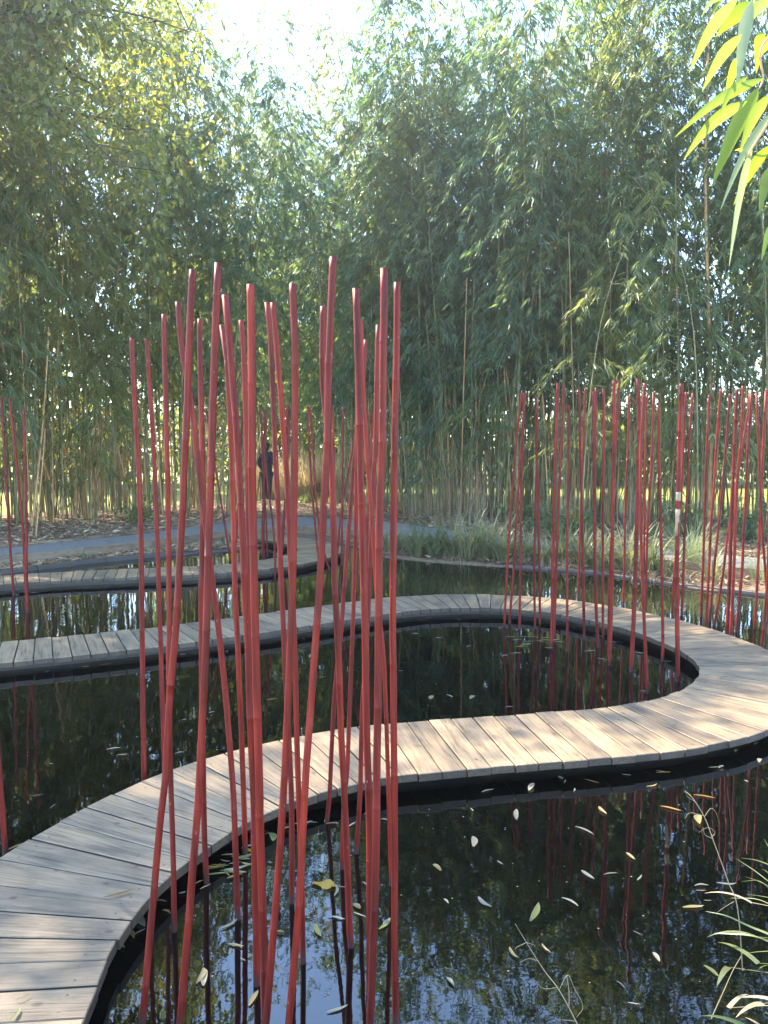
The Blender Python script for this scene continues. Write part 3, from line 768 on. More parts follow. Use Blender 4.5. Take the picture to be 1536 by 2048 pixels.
M['shoe'] = simple_mat('pale_shoe', [(.3, (.45, .44, .42)), (.7, (.6, .59, .56))], (30, 30, 30), .6)

# ------------------------------------------------------------------ the setting: pond, banks, path, lawn
CX, CY = -0.5, 7.5
POND = [(0.0, 1.5), (1.2, 1.7), (1.55, 1.95), (1.9, 2.7), (3.4, 3.7), (5.2, 5.2), (5.8, 7.0), (5.4, 8.5), (4.7, 9.31), (4.03, 9.82), (3.58, 10.38), (3.21, 10.88),
        (2.6, 11.34), (1.54, 11.73), (.79, 12.09), (.02, 12.65), (-.4, 13.5), (-.66, 14.3), (-1.2, 14.8), (-2.0, 14.75), (-2.35, 14.0), (-2.6, 13.5), (-2.97, 13.27),
        (-4.06, 12.54), (-4.42, 12.2), (-4.83, 11.68), (-5.5, 10.93), (-6.6, 9.9), (-7.8, 8.4), (-8.2, 6.5), (-7.4, 4.6), (-5.5, 3.2), (-3.2, 2.0), (-1.6, 1.55)]
PATH_IN = [(0, 1.0), (1.6, 1.2), (2.4, 1.8), (4.2, 2.9), (6.2, 4.6), (7.1, 6.6), (6.6, 8.4), (5.13, 10.18), (4.63, 10.71), (4.18, 11.1), (3.8, 11.62), (2.9, 12.32), (2.07, 12.9),
           (.82, 13.91), (.24, 14.47), (-.7, 15.37), (-1.2, 15.76), (-1.8, 16.17), (-2.12, 16.32), (-2.58, 15.86), (-3.05, 15.28), (-3.26, 14.82), (-4.28, 13.24), (-5.74, 11.41),
           (-7.3, 10.2), (-8.6, 8.7), (-9.1, 6.6), (-8.3, 4.2), (-6.0, 2.5), (-3.4, 1.3), (-1.6, 1.0)]
PATH_OUT = [(0, -.6), (2.4, -.2), (4.0, .7), (5.6, 2.0), (7.6, 4.0), (8.5, 6.6), (7.8, 9.2), (5.71, 11.35), (5.07, 11.9), (4.68, 12.44), (4.19, 12.83), (3.13, 13.45), (2.27, 14.1),
            (1.61, 15.0), (.93, 15.86), (.28, 16.94), (-1.0, 17.8), (-2.04, 18.4), (-2.91, 17.79), (-3.71, 16.83), (-4.71, 14.56), (-6.31, 12.57), (-8.1, 11.2), (-9.8, 9.2), (-10.4, 6.5),
            (-9.4, 3.4), (-6.5, 1.2), (-3.4, -.2)]


def polar(poly):
    P = np.array(poly + [poly[0]], float)
    D = []
    for a, b in zip(P[:-1], P[1:]):
        for t in np.linspace(0, 1, 12, endpoint=False):
            D.append(a + (b - a) * t)
    D = np.array(D)
    th = np.arctan2(D[:, 1] - CY, D[:, 0] - CX)
    rr = np.hypot(D[:, 0] - CX, D[:, 1] - CY)
    o = np.argsort(th)
    th, rr = th[o], rr[o]
    th = np.r_[th - 2 * math.pi, th, th + 2 * math.pi]
    rr = np.r_[rr, rr, rr]
    return lambda q: np.interp(q, th, rr)


r_pond, r_in, r_out = polar(POND), polar(PATH_IN), polar(PATH_OUT)
NT = 360
TH = np.linspace(-math.pi, math.pi, NT, endpoint=False)


def rings(name, layers, mat, jit=0.0):
    """a sheet made of closed rings round the pond: layers = [(radius array, z)]"""
    V, Fc = [], []
    for rad, z in layers:
        zz = z if np.ndim(z) else np.full(NT, z)
        for k in range(NT):
            V.append((CX + rad[k] * math.cos(TH[k]), CY + rad[k] * math.sin(TH[k]), zz[k] + (nrng.normal(0, jit) if jit else 0)))
    for i in range(len(layers) - 1):
        for k in range(NT):
            a, b = i * NT + k, i * NT + (k + 1) % NT
            Fc.append((a, b, b + NT, a + NT))
    me = mesh_from(name, V, Fc, mat, True)
    return obj(name, me)


rp, ri, ro = r_pond(TH), r_in(TH), r_out(TH)
ri = np.maximum(ri, rp + .12)
ro = np.maximum(ro, ri + .5)
bank_layers = [(rp, -.4), (rp, .012)]
for f in (.2, .4, .6, .8):
    bank_layers.append((rp + (ri - .05 - rp) * f, .02 + .02 * f + nrng.normal(0, .006, NT)))
bank_layers += [(ri - .045, .03), (ri + .01, .12), (ri + .03, .150), (ro + .02, .150), (ro + .05, .165)]
for d, z in ((.35, .2), (.7, .24), (1.1, .25), (1.7, .24), (2.4, .23), (3.2, .22), (4.2, .2), (5.4, .18)):
    bank_layers.append((ro + d, z + nrng.normal(0, .022, NT)))
bank_layers.append((ro + 6.6, .17))
g = rings('ground', bank_layers, M['soil'])
tag(g, kind='structure')
gp = rings('gravel_path', [(ri + .02, .166), (ri * .75 + ro * .25, .172), (ri * .5 + ro * .5, .174), (ri * .25 + ro * .75, .172), (ro, .166)], M['gravel'])
tag(gp, kind='structure')
lw = rings('lawn', [(ro + 6.5, .172), (ro + 9, .2), (ro + 16, .24), (ro + 30, .2), (ro * 0 + 90, .2), (ro * 0 + 420, .2)], M['lawn'])
tag(lw, kind='structure')
# water a plain sheet reaching under the banks, mud below it
Vw = [(CX, CY, 0.0)] + [(CX + (rp[k] + .1) * math.cos(TH[k]), CY + (rp[k] + .1) * math.sin(TH[k]), 0.0) for k in range(NT)]
me = mesh_from('pond_water', Vw, [(0, 1 + k, 1 + (k + 1) % NT) for k in range(NT)], M['water'])
tag(obj('pond_water', me), kind='structure')
Vm = [(v[0], v[1], -.35) for v in Vw]
me = mesh_from('pond_bed', Vm, [(0, 1 + k, 1 + (k + 1) % NT) for k in range(NT)], M['mud'])
tag(obj('pond_bed', me), kind='structure')


def at_ring(fr, th, k=0.0):
    r = float(fr(th)) + k
    return CX + r * math.cos(th), CY + r * math.sin(th)


def edging(name, label, fr, off, th0, th1, z0, z1, thick, mat, length, cat='edging', wob=0.0):
    """boards on edge along a curve, one mesh for each board"""
    root = empty(name, (*at_ring(fr, th0, off), 0))
    pts = np.array([at_ring(fr, t, off) for t in np.linspace(th0, th1, 240)])
    q = resample(pts, length)
    for i in range(len(q) - 1):
        a, b = q[i], q[i + 1]
        d = b - a
        L = np.linalg.norm(d)
        bm = bmesh.new()
        bmesh.ops.create_cube(bm, size=1.0)
        hz = (z1 - z0) + rng.uniform(-wob, wob)
        bmesh.ops.scale(bm, vec=(L - .006, thick, hz), verts=bm.verts)
        bmesh.ops.bevel(bm, geom=bm.edges[:], offset=.006, segments=1, affect='EDGES')
        me = bpy.data.meshes.new('board'); bm.to_mesh(me); bm.free()
        me.materials.append(mat)
        o = obj('board', me, root, ((a[0] + b[0]) / 2 - root.location.x, (a[1] + b[1]) / 2 - root.location.y, z0 + hz / 2))
        o.rotation_euler = (0, 0, math.atan2(d[1], d[0]))
    tag(root, label, cat)
    return root


def ang(x, y):
    return math.atan2(y - CY, x - CX)


A_ = ang
edging('timber_edging', 'brown timber boards edging the gravel path above the dry leaf strip', r_in, -.03, A_(-2.1, 16.4), A_(-9.1, 7.6), -.02, .19, .045, M['edging'], 1.5)
edging('timber_edging', 'brown timber boards edging the gravel path behind the sedge tufts', r_in, -.03, A_(6.9, 7.4), A_(-2.05, 16.4), -.02, .19, .045, M['edging'], 1.5)
edging('pond_edging', 'dark rotten sleepers along the waterline below the dry leaf strip', r_pond, .03, A_(-2.62, 13.5), A_(-7.6, 8.9), -.38, .05, .1, M['sleeper'], 1.1, wob=.02)
edging('pond_edging', 'dark low board along the waterline below the sedge tufts', r_pond, .02, A_(5.6, 8.0), A_(2.0, 11.6), -.38, .04, .05, M['sleeper'], 1.3, wob=.012)
edging('path_edging', 'thin brown board between the gravel path and the bamboo litter', r_out, .02, A_(-3.4, 17.3), A_(-9.9, 9.0), .05, .215, .03, M['edging'], 2.0)

# ------------------------------------------------------------------ boardwalk: one winding walk, each plank a piece
CENTRE = [(-1.15, .75), (-1.22, 1.4), (-1.27, 2.1), (-1.3, 2.55), (-1.24, 2.95), (-1.1, 3.3), (-.88, 3.66), (-.55, 3.97), (-.12, 4.2), (.3, 4.31), (.68, 4.39), (1.15, 4.48), (1.6, 4.59), (2.03, 4.79),
          (2.45, 5.13), (2.76, 5.62), (2.87, 6.15), (2.82, 6.7), (2.63, 7.28), (2.32, 7.8), (1.88, 8.22), (1.35, 8.46), (.78, 8.5), (.22, 8.35), (-.25, 8.07), (-.75, 7.73), (-1.3, 7.34),
          (-1.9, 6.95), (-2.5, 6.64), (-3.2, 6.33), (-4.2, 5.98), (-5.3, 5.98), (-6.25, 6.45), (-6.75, 7.4), (-6.6, 8.55), (-5.9, 9.35), (-4.95, 9.87), (-4.25, 10.2), (-3.4, 10.45),
          (-2.5, 10.72), (-1.85, 11.13), (-1.37, 11.7), (-1.1, 12.4), (-1.1, 13.1), (-1.33, 13.7), (-1.75, 14.25), (-2.3, 14.85), (-2.75, 15.3)]
DZ, DT, DW = .105, .042, .375
walk = empty('boardwalk', (-1.15, .75, 0))
cl = resample(catmull(CENTRE, 10), .139)
tg = np.gradient(cl, axis=0)
tg /= np.linalg.norm(tg, axis=1)[:, None]
nm = np.stack([-tg[:, 1], tg[:, 0]], 1)
for i in range(len(cl) - 1):
    wl_, wr_ = DW + rng.uniform(-.005, .007), DW + rng.uniform(-.005, .007)
    gap = .0028 + rng.random() * .0022
    c = (cl[i] + cl[i + 1]) / 2
    n = (nm[i] + nm[i + 1]); n /= np.linalg.norm(n)
    a = math.atan2(n[1], n[0])
    ca, sa = math.cos(-a), math.sin(-a)
    q = []
    for e, p, s in ((i, wl_, 1), (i, wr_, -1), (i + 1, wr_, -1), (i + 1, wl_, 1)):
        base = cl[e] + nm[e] * p * s
        base = base + tg[e] * (gap if e == i else -gap)
        d = base - c
        q.append((d[0] * ca - d[1] * sa, d[0] * sa + d[1] * ca))
    bm = bmesh.new()
    top = [bm.verts.new((x, y, 0)) for x, y in q]
    bot = [bm.verts.new((x, y, -DT)) for x, y in q]
    bm.faces.new(top[::-1] if False else top)
    bm.faces.new(bot[::-1])
    for k in range(4):
        bm.faces.new((top[k], bot[k], bot[(k + 1) % 4], top[(k + 1) % 4]))
    bmesh.ops.recalc_face_normals(bm, faces=bm.faces[:])
    bmesh.ops.bevel(bm, geom=[e for e in bm.edges if e.verts[0].co.z > -.001 and e.verts[1].co.z > -.001], offset=.0035, segments=1, affect='EDGES')
    bm.normal_update()
    for f in bm.faces:
        if f.normal.z < .3: f.material_index = 1
    # two screw heads at each end
    for sx in (-1, 1):
        for yy in (-.34, .34):
            xe = sx * (DW - .075) + rng.uniform(-.008, .008)
            hw = abs(q[0][1] - q[3][1]) / 2 if sx > 0 else abs(q[1][1] - q[2][1]) / 2
            ye = yy * 2 * hw * .85 + rng.uniform(-.006, .006)
            if hw < .03: continue
            vv = [bm.verts.new((xe + .0048 * math.cos(k * 1.047), ye + .0048 * math.sin(k * 1.047), .0007)) for k in range(6)]
            bm.faces.new(vv).material_index = 2
    me = bpy.data.meshes.new('plank'); bm.to_mesh(me); bm.free()
    me.materials.append(M['deck']); me.materials.append(M['deck_end']); me.materials.append(M['screw'])
    o = obj('plank', me, walk, (c[0] - walk.location.x, c[1] - walk.location.y, DZ + rng.uniform(-.003, .003)))
    o.rotation_euler = (rng.uniform(-.008, .008), rng.uniform(-.004, .004), a)
# bearers below the planks and short posts in the water
for s in (-1, 1):
    V, Fc = [], []
    w = .2 * s
    for i in range(len(cl)):
        for dx, z in ((-.028, .058), (.028, .058), (.028, -.02), (-.028, -.02)):
            p = cl[i] + nm[i] * (w + dx)
            V.append((p[0] - walk.location.x, p[1] - walk.location.y, z))
    for i in range(len(cl) - 1):
        for k in range(4):
            a, b = i * 4 + k, i * 4 + (k + 1) % 4
            Fc.append((a, b, b + 4, a + 4))
    obj('bearer', mesh_from('bearer', V, Fc, M['frame']), walk)
V, Fc = [], []
box(V, Fc, (0, 0, -.165), (.04, .04, .185))
pm = mesh_from('post', V, Fc, M['frame'])
for i in range(6, len(cl) - 4, 11):
    for s in (-1, 1):
        p = cl[i] + nm[i] * (.2 * s)
        o = obj('post', pm, walk, (p[0] - walk.location.x, p[1] - walk.location.y, 0))
        o.rotation_euler = (0, 0, math.atan2(tg[i][1], tg[i][0]))
tag(walk, 'winding weathered grey plank boardwalk low over the dark pond', 'boardwalk')

# ------------------------------------------------------------------ red canes
POLE_TEXT = {
    'front': 'red cane in the thick cluster before the near boardwalk bend',
    'behind': 'slim red cane standing in open water beyond the near boardwalk bend',
    'scarred': 'stout red cane with dark scarred streaks below its cut top',
    'chipped': 'stout red cane with a pale chip beside the boardwalk edge',
    'edge': 'red cane rising alone beside the outer edge of the near boardwalk curve',
    'loop': 'red cane standing inside the round loop of boardwalk',
    'thick': 'thickest red cane inside the round loop of boardwalk',
    'peeled': 'red cane with peeled bare pale bands, inside the boardwalk loop',
    'outer': 'red cane between the boardwalk loop and the sedge bank',
    'left': 'red cane in the water in front of the leaf-strewn far bank',
    'far': 'distant red cane around the small far bend of boardwalk',
}
POLE_GROUP = {'front': 'red canes in the near cluster', 'loop': 'red canes inside the boardwalk loop', 'outer': 'red canes beyond the boardwalk loop',
              'left': 'red canes by the leaf-strewn bank', 'far': 'red canes at the far bend', 'edge': 'red canes by the near curve'}


def cane(name, pts3, r0, parent=None, bands=None):
    r0 = r0 * 1.07
    path = resample(catmull(pts3, 6), .03)
    L = len(path) * .03
    # rings at the joints, every 0.2 to 0.36 m, each with a small change of direction
    joints, h = [], rng.uniform(.05, .3)
    while h < L:
        joints.append(h); h += rng.uniform(.2, .36)
    kink = np.zeros((len(path), 2))
    amp = 0.0009 + r0 * .07
    prev = np.zeros(2)
    for j in joints:
        i = min(int(j / .03), len(path) - 1)
        kink[i:] += nrng.normal(0, amp * .5, 2)
    kink -= np.linspace(0, 1, len(path))[:, None] * kink[-1]
    path[:, 0] += kink[:, 0]
    path[:, 1] += kink[:, 1]
    q, rad = [], []
    s = 0.0
    js = list(joints)
    for i in range(len(path)):
        s = i * .03
        t = s / L
        base = r0 * (.97 + .12 * t)          # from the top down
        while js and js[0] <= s:
            j = js.pop(0)
            p = path[max(i - 1, 0)] + (path[i] - path[max(i - 1, 0)]) * ((j - s + .03) / .03)
            tdir = path[i] - path[max(i - 1, 0)]
            tdir = tdir / (np.linalg.norm(tdir) + 1e-9)
            for dd, k in ((-.004, 1.0), (-.0015, 1.05), (.001, 1.05), (.0035, .985)):
                q.append(p + tdir * dd); rad.append(base * k)
        if rng.random() < .55 or i in (0, len(path) - 1):
            q.append(path[i]); rad.append(base * (1 + rng.uniform(-.012, .012)))
    order = np.argsort([-p[2] for p in q])
    q = [q[k] for k in order]; rad = [rad[k] for k in order]
    # hollow cut end
    q = [q[0] + np.array((0, 0, -.03))] + [q[0]] + q
    rad = [rad[0] * .62, rad[0] * .62] + rad
    V, Fc = tube(q, rad, 10, True)
    me = mesh_from(name, V, Fc, M['red'], True)
    return me


for st, tg_, Y, r0, pts in POLES:
    lean = rng.uniform(-.05, .05)
    zt = pts[0][1]
    p3 = [(x, Y + lean * max(0.0, z) * .6 * (0 if st != 'far' else 1), z) for x, z in pts]
    if tg_ == 'peeled':
        root = empty('red_cane', (p3[-1][0], p3[-1][1], -.34))
        me = cane('cane', p3, r0)
        o = obj('cane', me, root); o.location = -root.location
        for za, zb in ((1.40, 1.47), (1.14, 1.34)):
            cur = np.array(sorted(p3, key=lambda p: p[2]))
            zz = np.linspace(za, zb, 5)
            pp = np.stack([np.interp(zz, cur[:, 2], cur[:, 0]), np.interp(zz, cur[:, 2], cur[:, 1]), zz], 1)
            V, Fc = tube(pp, [r0 * 1.2] * 5, 10, True)
            b = obj('bare_band', mesh_from('bare_band', V, Fc, M['bare_cane'], True), root); b.location = -root.location
            b['label'] = 'pale bare band where the red paint has peeled'
        tag(root, POLE_TEXT['peeled'], 'pole', POLE_GROUP[st])
        continue
    me = cane('red_cane', p3, r0)
    o = obj('red_cane', me)
    base = Vector((p3[-1][0], p3[-1][1], -.34))
    me.transform(Matrix.Translation(-base))
    o.location = base
    if tg_:
        text = POLE_TEXT[tg_]
    else:
        slope = (p3[0][0] - p3[-1][0]) / 2.6
        stout = {'front': .0098, 'loop': .0122, 'outer': .0125, 'far': .0150, 'left': .0120, 'edge': 0}[st]
        how = ('stout ' if r0 > stout else 'slim ') + ('upright' if abs(slope) < .035 else ('slightly leaning' if abs(slope) < .09 else 'slanting'))
        text = how + ' ' + POLE_TEXT[st]
    tag(o, text, 'pole', POLE_GROUP[st])

# ------------------------------------------------------------------ bamboo
def leaves_np(base, dirs, length, width, seed, fold=.18, droop=.0):
    """folded lance leaves, 4 verts and 2 triangles each"""
    g_ = np.random.default_rng(seed)
    n = len(base)
    d = dirs / (np.linalg.norm(dirs, axis=1)[:, None] + 1e-9)
    up = np.tile(np.array((0, 0, 1.0)), (n, 1)) + g_.normal(0, .45, (n, 3))
    side = np.cross(d, up)
    side /= np.linalg.norm(side, axis=1)[:, None] + 1e-9
    nrm = np.cross(side, d)
    l = length[:, None]; w = width[:, None] / 2
    tip = base + d * l - np.array((0, 0, 1.0)) * (l * droop)
    mid = base + d * l * .38
    a = mid + side * w + nrm * w * fold * 2
    b = mid - side * w + nrm * w * fold * 2
    V = np.stack([base, a, tip, b], 1).reshape(-1, 3)
    i = np.arange(n)[:, None] * 4
    F = np.concatenate([i + np.array([[0, 2, 1]]), i + np.array([[0, 3, 2]])], 1).reshape(-1, 3)
    return V, F


def bamboo_kind(seed, H, h0, spread, per_node=2.4, arch=1.0, r=.021, leaf=.125, dens=1.0):
    g_ = np.random.default_rng(seed)
    az = g_.uniform(0, 2 * math.pi)
    lean = g_.uniform(0.0, .06)
    zs = np.linspace(0, H, 40)
    off = lean * zs + arch * 1.1 * (zs / H) ** 3.2
    path = np.stack([np.cos(az) * off + .02 * np.sin(zs * 1.3 + seed), np.sin(az) * off + .02 * np.cos(zs * 1.1 + seed), zs - .25 * arch * (zs / H) ** 5], 1)
    # culm with swollen joints
    q, rad = [], []
    h = 0.0
    while h < H - .05:
        for dd, k in ((0, 1.0), (.006, 1.14), (.014, 1.14), (.02, .96)):
            z = h + dd
            q.append([np.interp(z, zs, path[:, k2]) for k2 in range(3)])
            rad.append(max(.004, r * (1 - .82 * (z / H) ** 1.3) * k))
        h += .24 + .1 * math.sin(math.pi * min(1, h / H)) + g_.uniform(-.02, .02)
    V, Fc = tube(q, rad, 6, False)
    culm = (np.array(V), Fc)
    # leafy side branches
    B, D, Ln = [], [], []
    TV, TF = [], []
    h = h0
    while h < H:
        t = (h - h0) / max(.1, H - h0)
        nb = g_.poisson(per_node * dens)
        p0 = np.array([np.interp(h, zs, path[:, k]) for k in range(3)])
        for _ in range(nb):
            a = g_.uniform(0, 2 * math.pi)
            L = spread * (.45 + .75 * math.sin(math.pi * min(1, .18 + .8 * t))) * g_.uniform(.6, 1.15)
            up = g_.uniform(.25, .8)
            out = np.array((math.cos(a), math.sin(a), 0))
            nt_ = 8
            pts = []
            for k in range(nt_ + 1):
                s = k / nt_
                pts.append(p0 + out * L * s * .9 + np.array((0, 0, L * (up * s - 1.05 * s * s))))
            tube([pts[0], pts[3], pts[6], pts[8]], [.005, .004, .003, .0015], 3, False, TV, TF)
            nc = max(3, int(L / .13))
            for k in range(nc):
                s = .3 + .7 * (k + g_.uniform(.2, .8)) / nc
                f_ = s * nt_
                i0 = min(int(f_), nt_ - 1)
                c0 = pts[i0] + (pts[i0 + 1] - pts[i0]) * (f_ - i0) + g_.normal(0, .05, 3)
                ca = a + g_.normal(0, .55)
                tilt_ = g_.uniform(.35, 1.3)
                nl = g_.integers(4, 8)
                for _l in range(nl):
                    fan = (_l - (nl - 1) / 2) / nl * 1.7 + g_.normal(0, .18)
                    la = ca + fan
                    B.append(c0 + g_.normal(0, .012, 3))
                    D.append((math.cos(la), math.sin(la), -(tilt_ + abs(fan) * .25 + g_.normal(0, .2))))
                    Ln.append(leaf * g_.uniform(.6, 1.25))
        h += g_.uniform(.2, .3)
    B, D, Ln = np.array(B), np.array(D), np.array(Ln)
    LV, LF = leaves_np(B, D, Ln, Ln * g_.uniform(.10, .145, len(Ln)), seed, droop=.12)
    return culm, (LV, LF), (np.array(TV), TF)


KINDS = []
spec = [  # H, h0, spread, per_node, arch
    (11.0, 2.9, 1.2, 2.5, 1.0), (12.0, 3.3, 1.2, 2.5, 1.3), (10.5, 2.2, 1.25, 2.5, .8), (12.5, 3.6, 1.15, 2.5, 1.1), (11.5, 2.6, 1.3, 2.5, 1.4), (10.0, 3.0, 1.15, 2.5, .9),
    (6.0, 1.2, 1.1, 2.2, 1.2), (4.6, .8, 1.0, 2.2, 1.0)]
for i, (H, h0, sp_, pn, ar) in enumerate(spec):
    culm, lf, tw = bamboo_kind(100 + i, H, h0, sp_, pn, ar, r=.027 if i < 6 else .014, leaf=.2 if i < 6 else .2)
    V = np.concatenate([culm[0], tw[0]]); Fc = list(culm[1]) + [tuple(k + len(culm[0]) for k in f) for f in tw[1]]
    cm = mesh_from('culm', V, Fc, M['culm'], True)
    fm = mesh_np('foliage', lf[0], lf[1], M['bamboo_leaf'])
    KINDS.append((cm, fm, H))
print('bamboo leaves', [len(k[1].polygons) // 2 for k in KINDS])


def bamboo(kind, x, y, rz, sc, label, group='bamboo plants of the grove', z=.14, tilt=(0, 0), szz=1.0):
    cm, fm, H = KINDS[kind]
    o = empty('bamboo_plant', (x, y, z), rz)
    o.rotation_mode = 'ZYX'
    o.rotation_euler = (tilt[0], tilt[1], rz)
    o.scale = (sc, sc, sc * szz)
    obj('culm', cm, o)
    fo = obj('foliage', fm, o)
    # sun yellow put into leaf colour left, glare blue round the opening, rest green
    w_ = rng.random()
    mt = M['bamboo_sun_tint'] if (x < -4.8 and w_ < .55) or w_ < .12 else (M['bamboo_glare_tint'] if -5 < x < 3.5 and w_ < .75 else M['bamboo_leaf'])
    fo.material_slots[0].link = 'OBJECT'
    fo.material_slots[0].material = mt
    tag(o, label, 'bamboo', group)
    return o


# the front edge of the grove, left to right, with the height of the plants there
FRONT = [(-12.5, 8.0, 14.0), (-11.4, 11.0, 13.6), (-9.6, 13.4, 12.0), (-7.5, 15.0, 12.6), (-5.6, 17.0, 13.2), (-4.3, 18.6, 13.2), (-3.6, 20.2, 12.4),
         (-1.2, 19.9, 11.5), (.0, 18.6, 11.7), (1.0, 17.7, 12.8), (2.5, 16.5, 12.6), (4.4, 15.4, 13.2), (6.4, 14.1, 13.0), (8.4, 12.4, 12.5), (10.4, 10.0, 12.0)]
fr = np.array(FRONT)
seg = np.r_[0, np.cumsum(np.linalg.norm(np.diff(fr[:, :2], axis=0), axis=1))]
ZONES = [(-9.0, 'past the far end of the leaf strip'), (-6.6, 'around the sharply leaning tan culm'), (-4.6, 'between leaning tan culm and path opening'), (-2.0, 'on the leaf-strip side of the opening'), (.8, 'on the reed side of the opening'),
         (2.2, 'behind the dry reed clumps'), (3.7, 'around the slanting yellow culm'), (5.6, 'around the straight tan culm'), (99, 'past the thick tan culm')]


def grove_label(px, lab, d):
    zone = next(t for lim, t in ZONES if px < lim)
    if lab == 'tall':
        return ('tall leafy bamboo in the front row ' if d < 1.0 else ('tall bamboo set back in the second row ' if d < 2.0 else 'tall bamboo deep in the grove ')) + zone
    return ('short bushy bamboo at the grove edge ' if lab == 'low' else 'short bushy bamboo deep between the culms ') + zone



ss_, sc_ = math.sin(R(SUN_AZ)), math.cos(R(SUN_AZ))


def place_grove(n, dmin, dmax, kinds, lab, seed, h_mul=1.0, s0=.0, s1=1.0):
    g_ = random.Random(seed)
    out = []
    tries = 0
    while len(out) < n and tries < n * 60:
        tries += 1
        s = g_.uniform(s0, s1) * seg[-1]
        x = np.interp(s, seg, fr[:, 0]); y = np.interp(s, seg, fr[:, 1]); h = np.interp(s, seg, fr[:, 2])
        dx = np.interp(s + .3, seg, fr[:, 0]) - np.interp(s - .3, seg, fr[:, 0]); dy = np.interp(s + .3, seg, fr[:, 1]) - np.interp(s - .3, seg, fr[:, 1])
        m = math.hypot(dx, dy)
        d = dmin + (dmax - dmin) * g_.random() ** 1.4
        px, py = x - dy / m * d + g_.uniform(-.2, .2), y + dx / m * d + g_.uniform(-.2, .2)
        if -3.75 < px < -1.15 and py > 17.0: continue          # the path opening
        # gap shaped into the left grove to let sun onto the near deck
        u, v = px - .85, py - 4.42
        if px < -6 and abs(u * sc_ - v * ss_) < .5: continue
        if any((px - a) ** 2 + (py - b) ** 2 < .16 for a, b in out): continue
        out.append((px, py))
        k = g_.choice(kinds)
        sc = h * h_mul * g_.uniform(.82, 1.1) / KINDS[k][2]
        text = grove_label(px, lab, d)
        bamboo(k, px, py, g_.uniform(0, 6.28), sc ** .5 if k < 6 else 1.0, text, tilt=(g_.uniform(-.03, .03), g_.uniform(-.03, .03)), szz=(sc ** .5) if k < 6 else g_.uniform(.8, 1.1))


place_grove(150, 0.0, 2.2, range(6), 'tall', 1)
place_grove(66, 2.2, 5.0, range(6), 'tall', 2)
# beyond the opening, behind the golden grass, and leaning in over the path from either side
g_ = random.Random(21)
for i in range(28):
    x = -6.0 + 7.0 * (i + g_.random()) / 28
    bamboo(i % 6, x, 26.4 + g_.uniform(0, 3.0), g_.uniform(0, 6.28), 1.25, 'tall bamboo standing beyond the golden grass past the path opening', szz=g_.uniform(.86, 1.0))
for x, y, ty, k, h in ((-4.1, 18.9, .08, 2, .88), (-4.0, 19.6, .10, 1, .86), (-4.1, 21.0, .13, 3, .83), (-4.2, 22.6, .14, 1, .86), (-.95, 19.4, -.08, 2, .86), (-.85, 20.2, -.10, 1, .83), (-.7, 21.6, -.13, 3, .82), (-.6, 23.2, -.14, 4, .86), (-4.2, 24.3, .15, 3, .86), (-.6, 25.0, -.15, 3, .86),
                       (-3.9, 23.4, .17, 3, .8), (-.9, 24.0, -.17, 3, .8), (-3.9, 20.3, .17, 5, .8), (-.9, 21.0, -.17, 5, .8)):
    bamboo(k, x, y, g_.uniform(0, 6.28), 1.15, 'bamboo leaning over the path opening', szz=h, tilt=(0, ty))
place_grove(13, -.4, .8, (6, 7), 'low', 3, s0=.1)
place_grove(22, 1.8, 4.6, (6, 6, 7), 'deep', 4, s0=.08)
# plants that stand out
bamboo(6, 3.6, 13.9, .4, 1.1, 'bright bushy bamboo leaning out above the red canes', szz=1.0)
bamboo(6, 5.4, 13.2, 2.4, 1.1, 'broad bushy bamboo beside the tan culm', szz=1.05)
bamboo(6, -7.1, 14.1, 1.4, 1.15, 'bushy bamboo spilling over the path by the leaning tan culm', szz=1.1)


def lone_culm(x, y, H, r, tx, ty, label, mat, z=.14):
    q, rad = [], []
    h = 0.0
    while h < H:
        for dd, k in ((0, 1.0), (.008, 1.1), (.018, 1.1), (.026, .97)):
            zz = h + dd
            q.append((tx * zz + .05 * math.sin(zz * .7), ty * zz, zz)); rad.append(r * (1 - .5 * zz / H) * k)
        h += .33
    V, Fc = tube(q, rad, 8, True)
    o = obj('bamboo_culm', mesh_from('bamboo_culm', V, Fc, mat, True), None, (x, y, z))
    tag(o, label, 'bamboo', 'bare culms at the front of the grove')


lone_culm(6.25, 14.75, 10.5, .042, -.035, 0, 'thick bare tan culm rising through the grove above the red canes', M['tan_culm'])
lone_culm(4.7, 16.1, 9.0, .034, -.02, 0, 'bare tan culm standing straight between green bamboos', M['tan_culm'])
lone_culm(-7.0, 15.2, 4.2, .026, .11, .02, 'bare tan culm leaning sharply among green bamboos', M['tan_culm'])
lone_culm(-6.2, 13.6, 2.3, .016, .1, 0, 'thin pale broken stem leaning at the path edge', M['tan_culm'])
lone_culm(1.55, 18.0, 6.0, .03, -.06, 0, 'tan culm leaning towards the path opening', M['tan_culm'])
lone_culm(3.0, 16.6, 4.6, .024, -.13, 0, 'yellow tan culm slanting across the dark grove', M['tan_culm'])
lone_culm(-3.9, 19.3, 6.0, .03, .08, 0, 'dark culm leaning over the path opening', M['culm'])
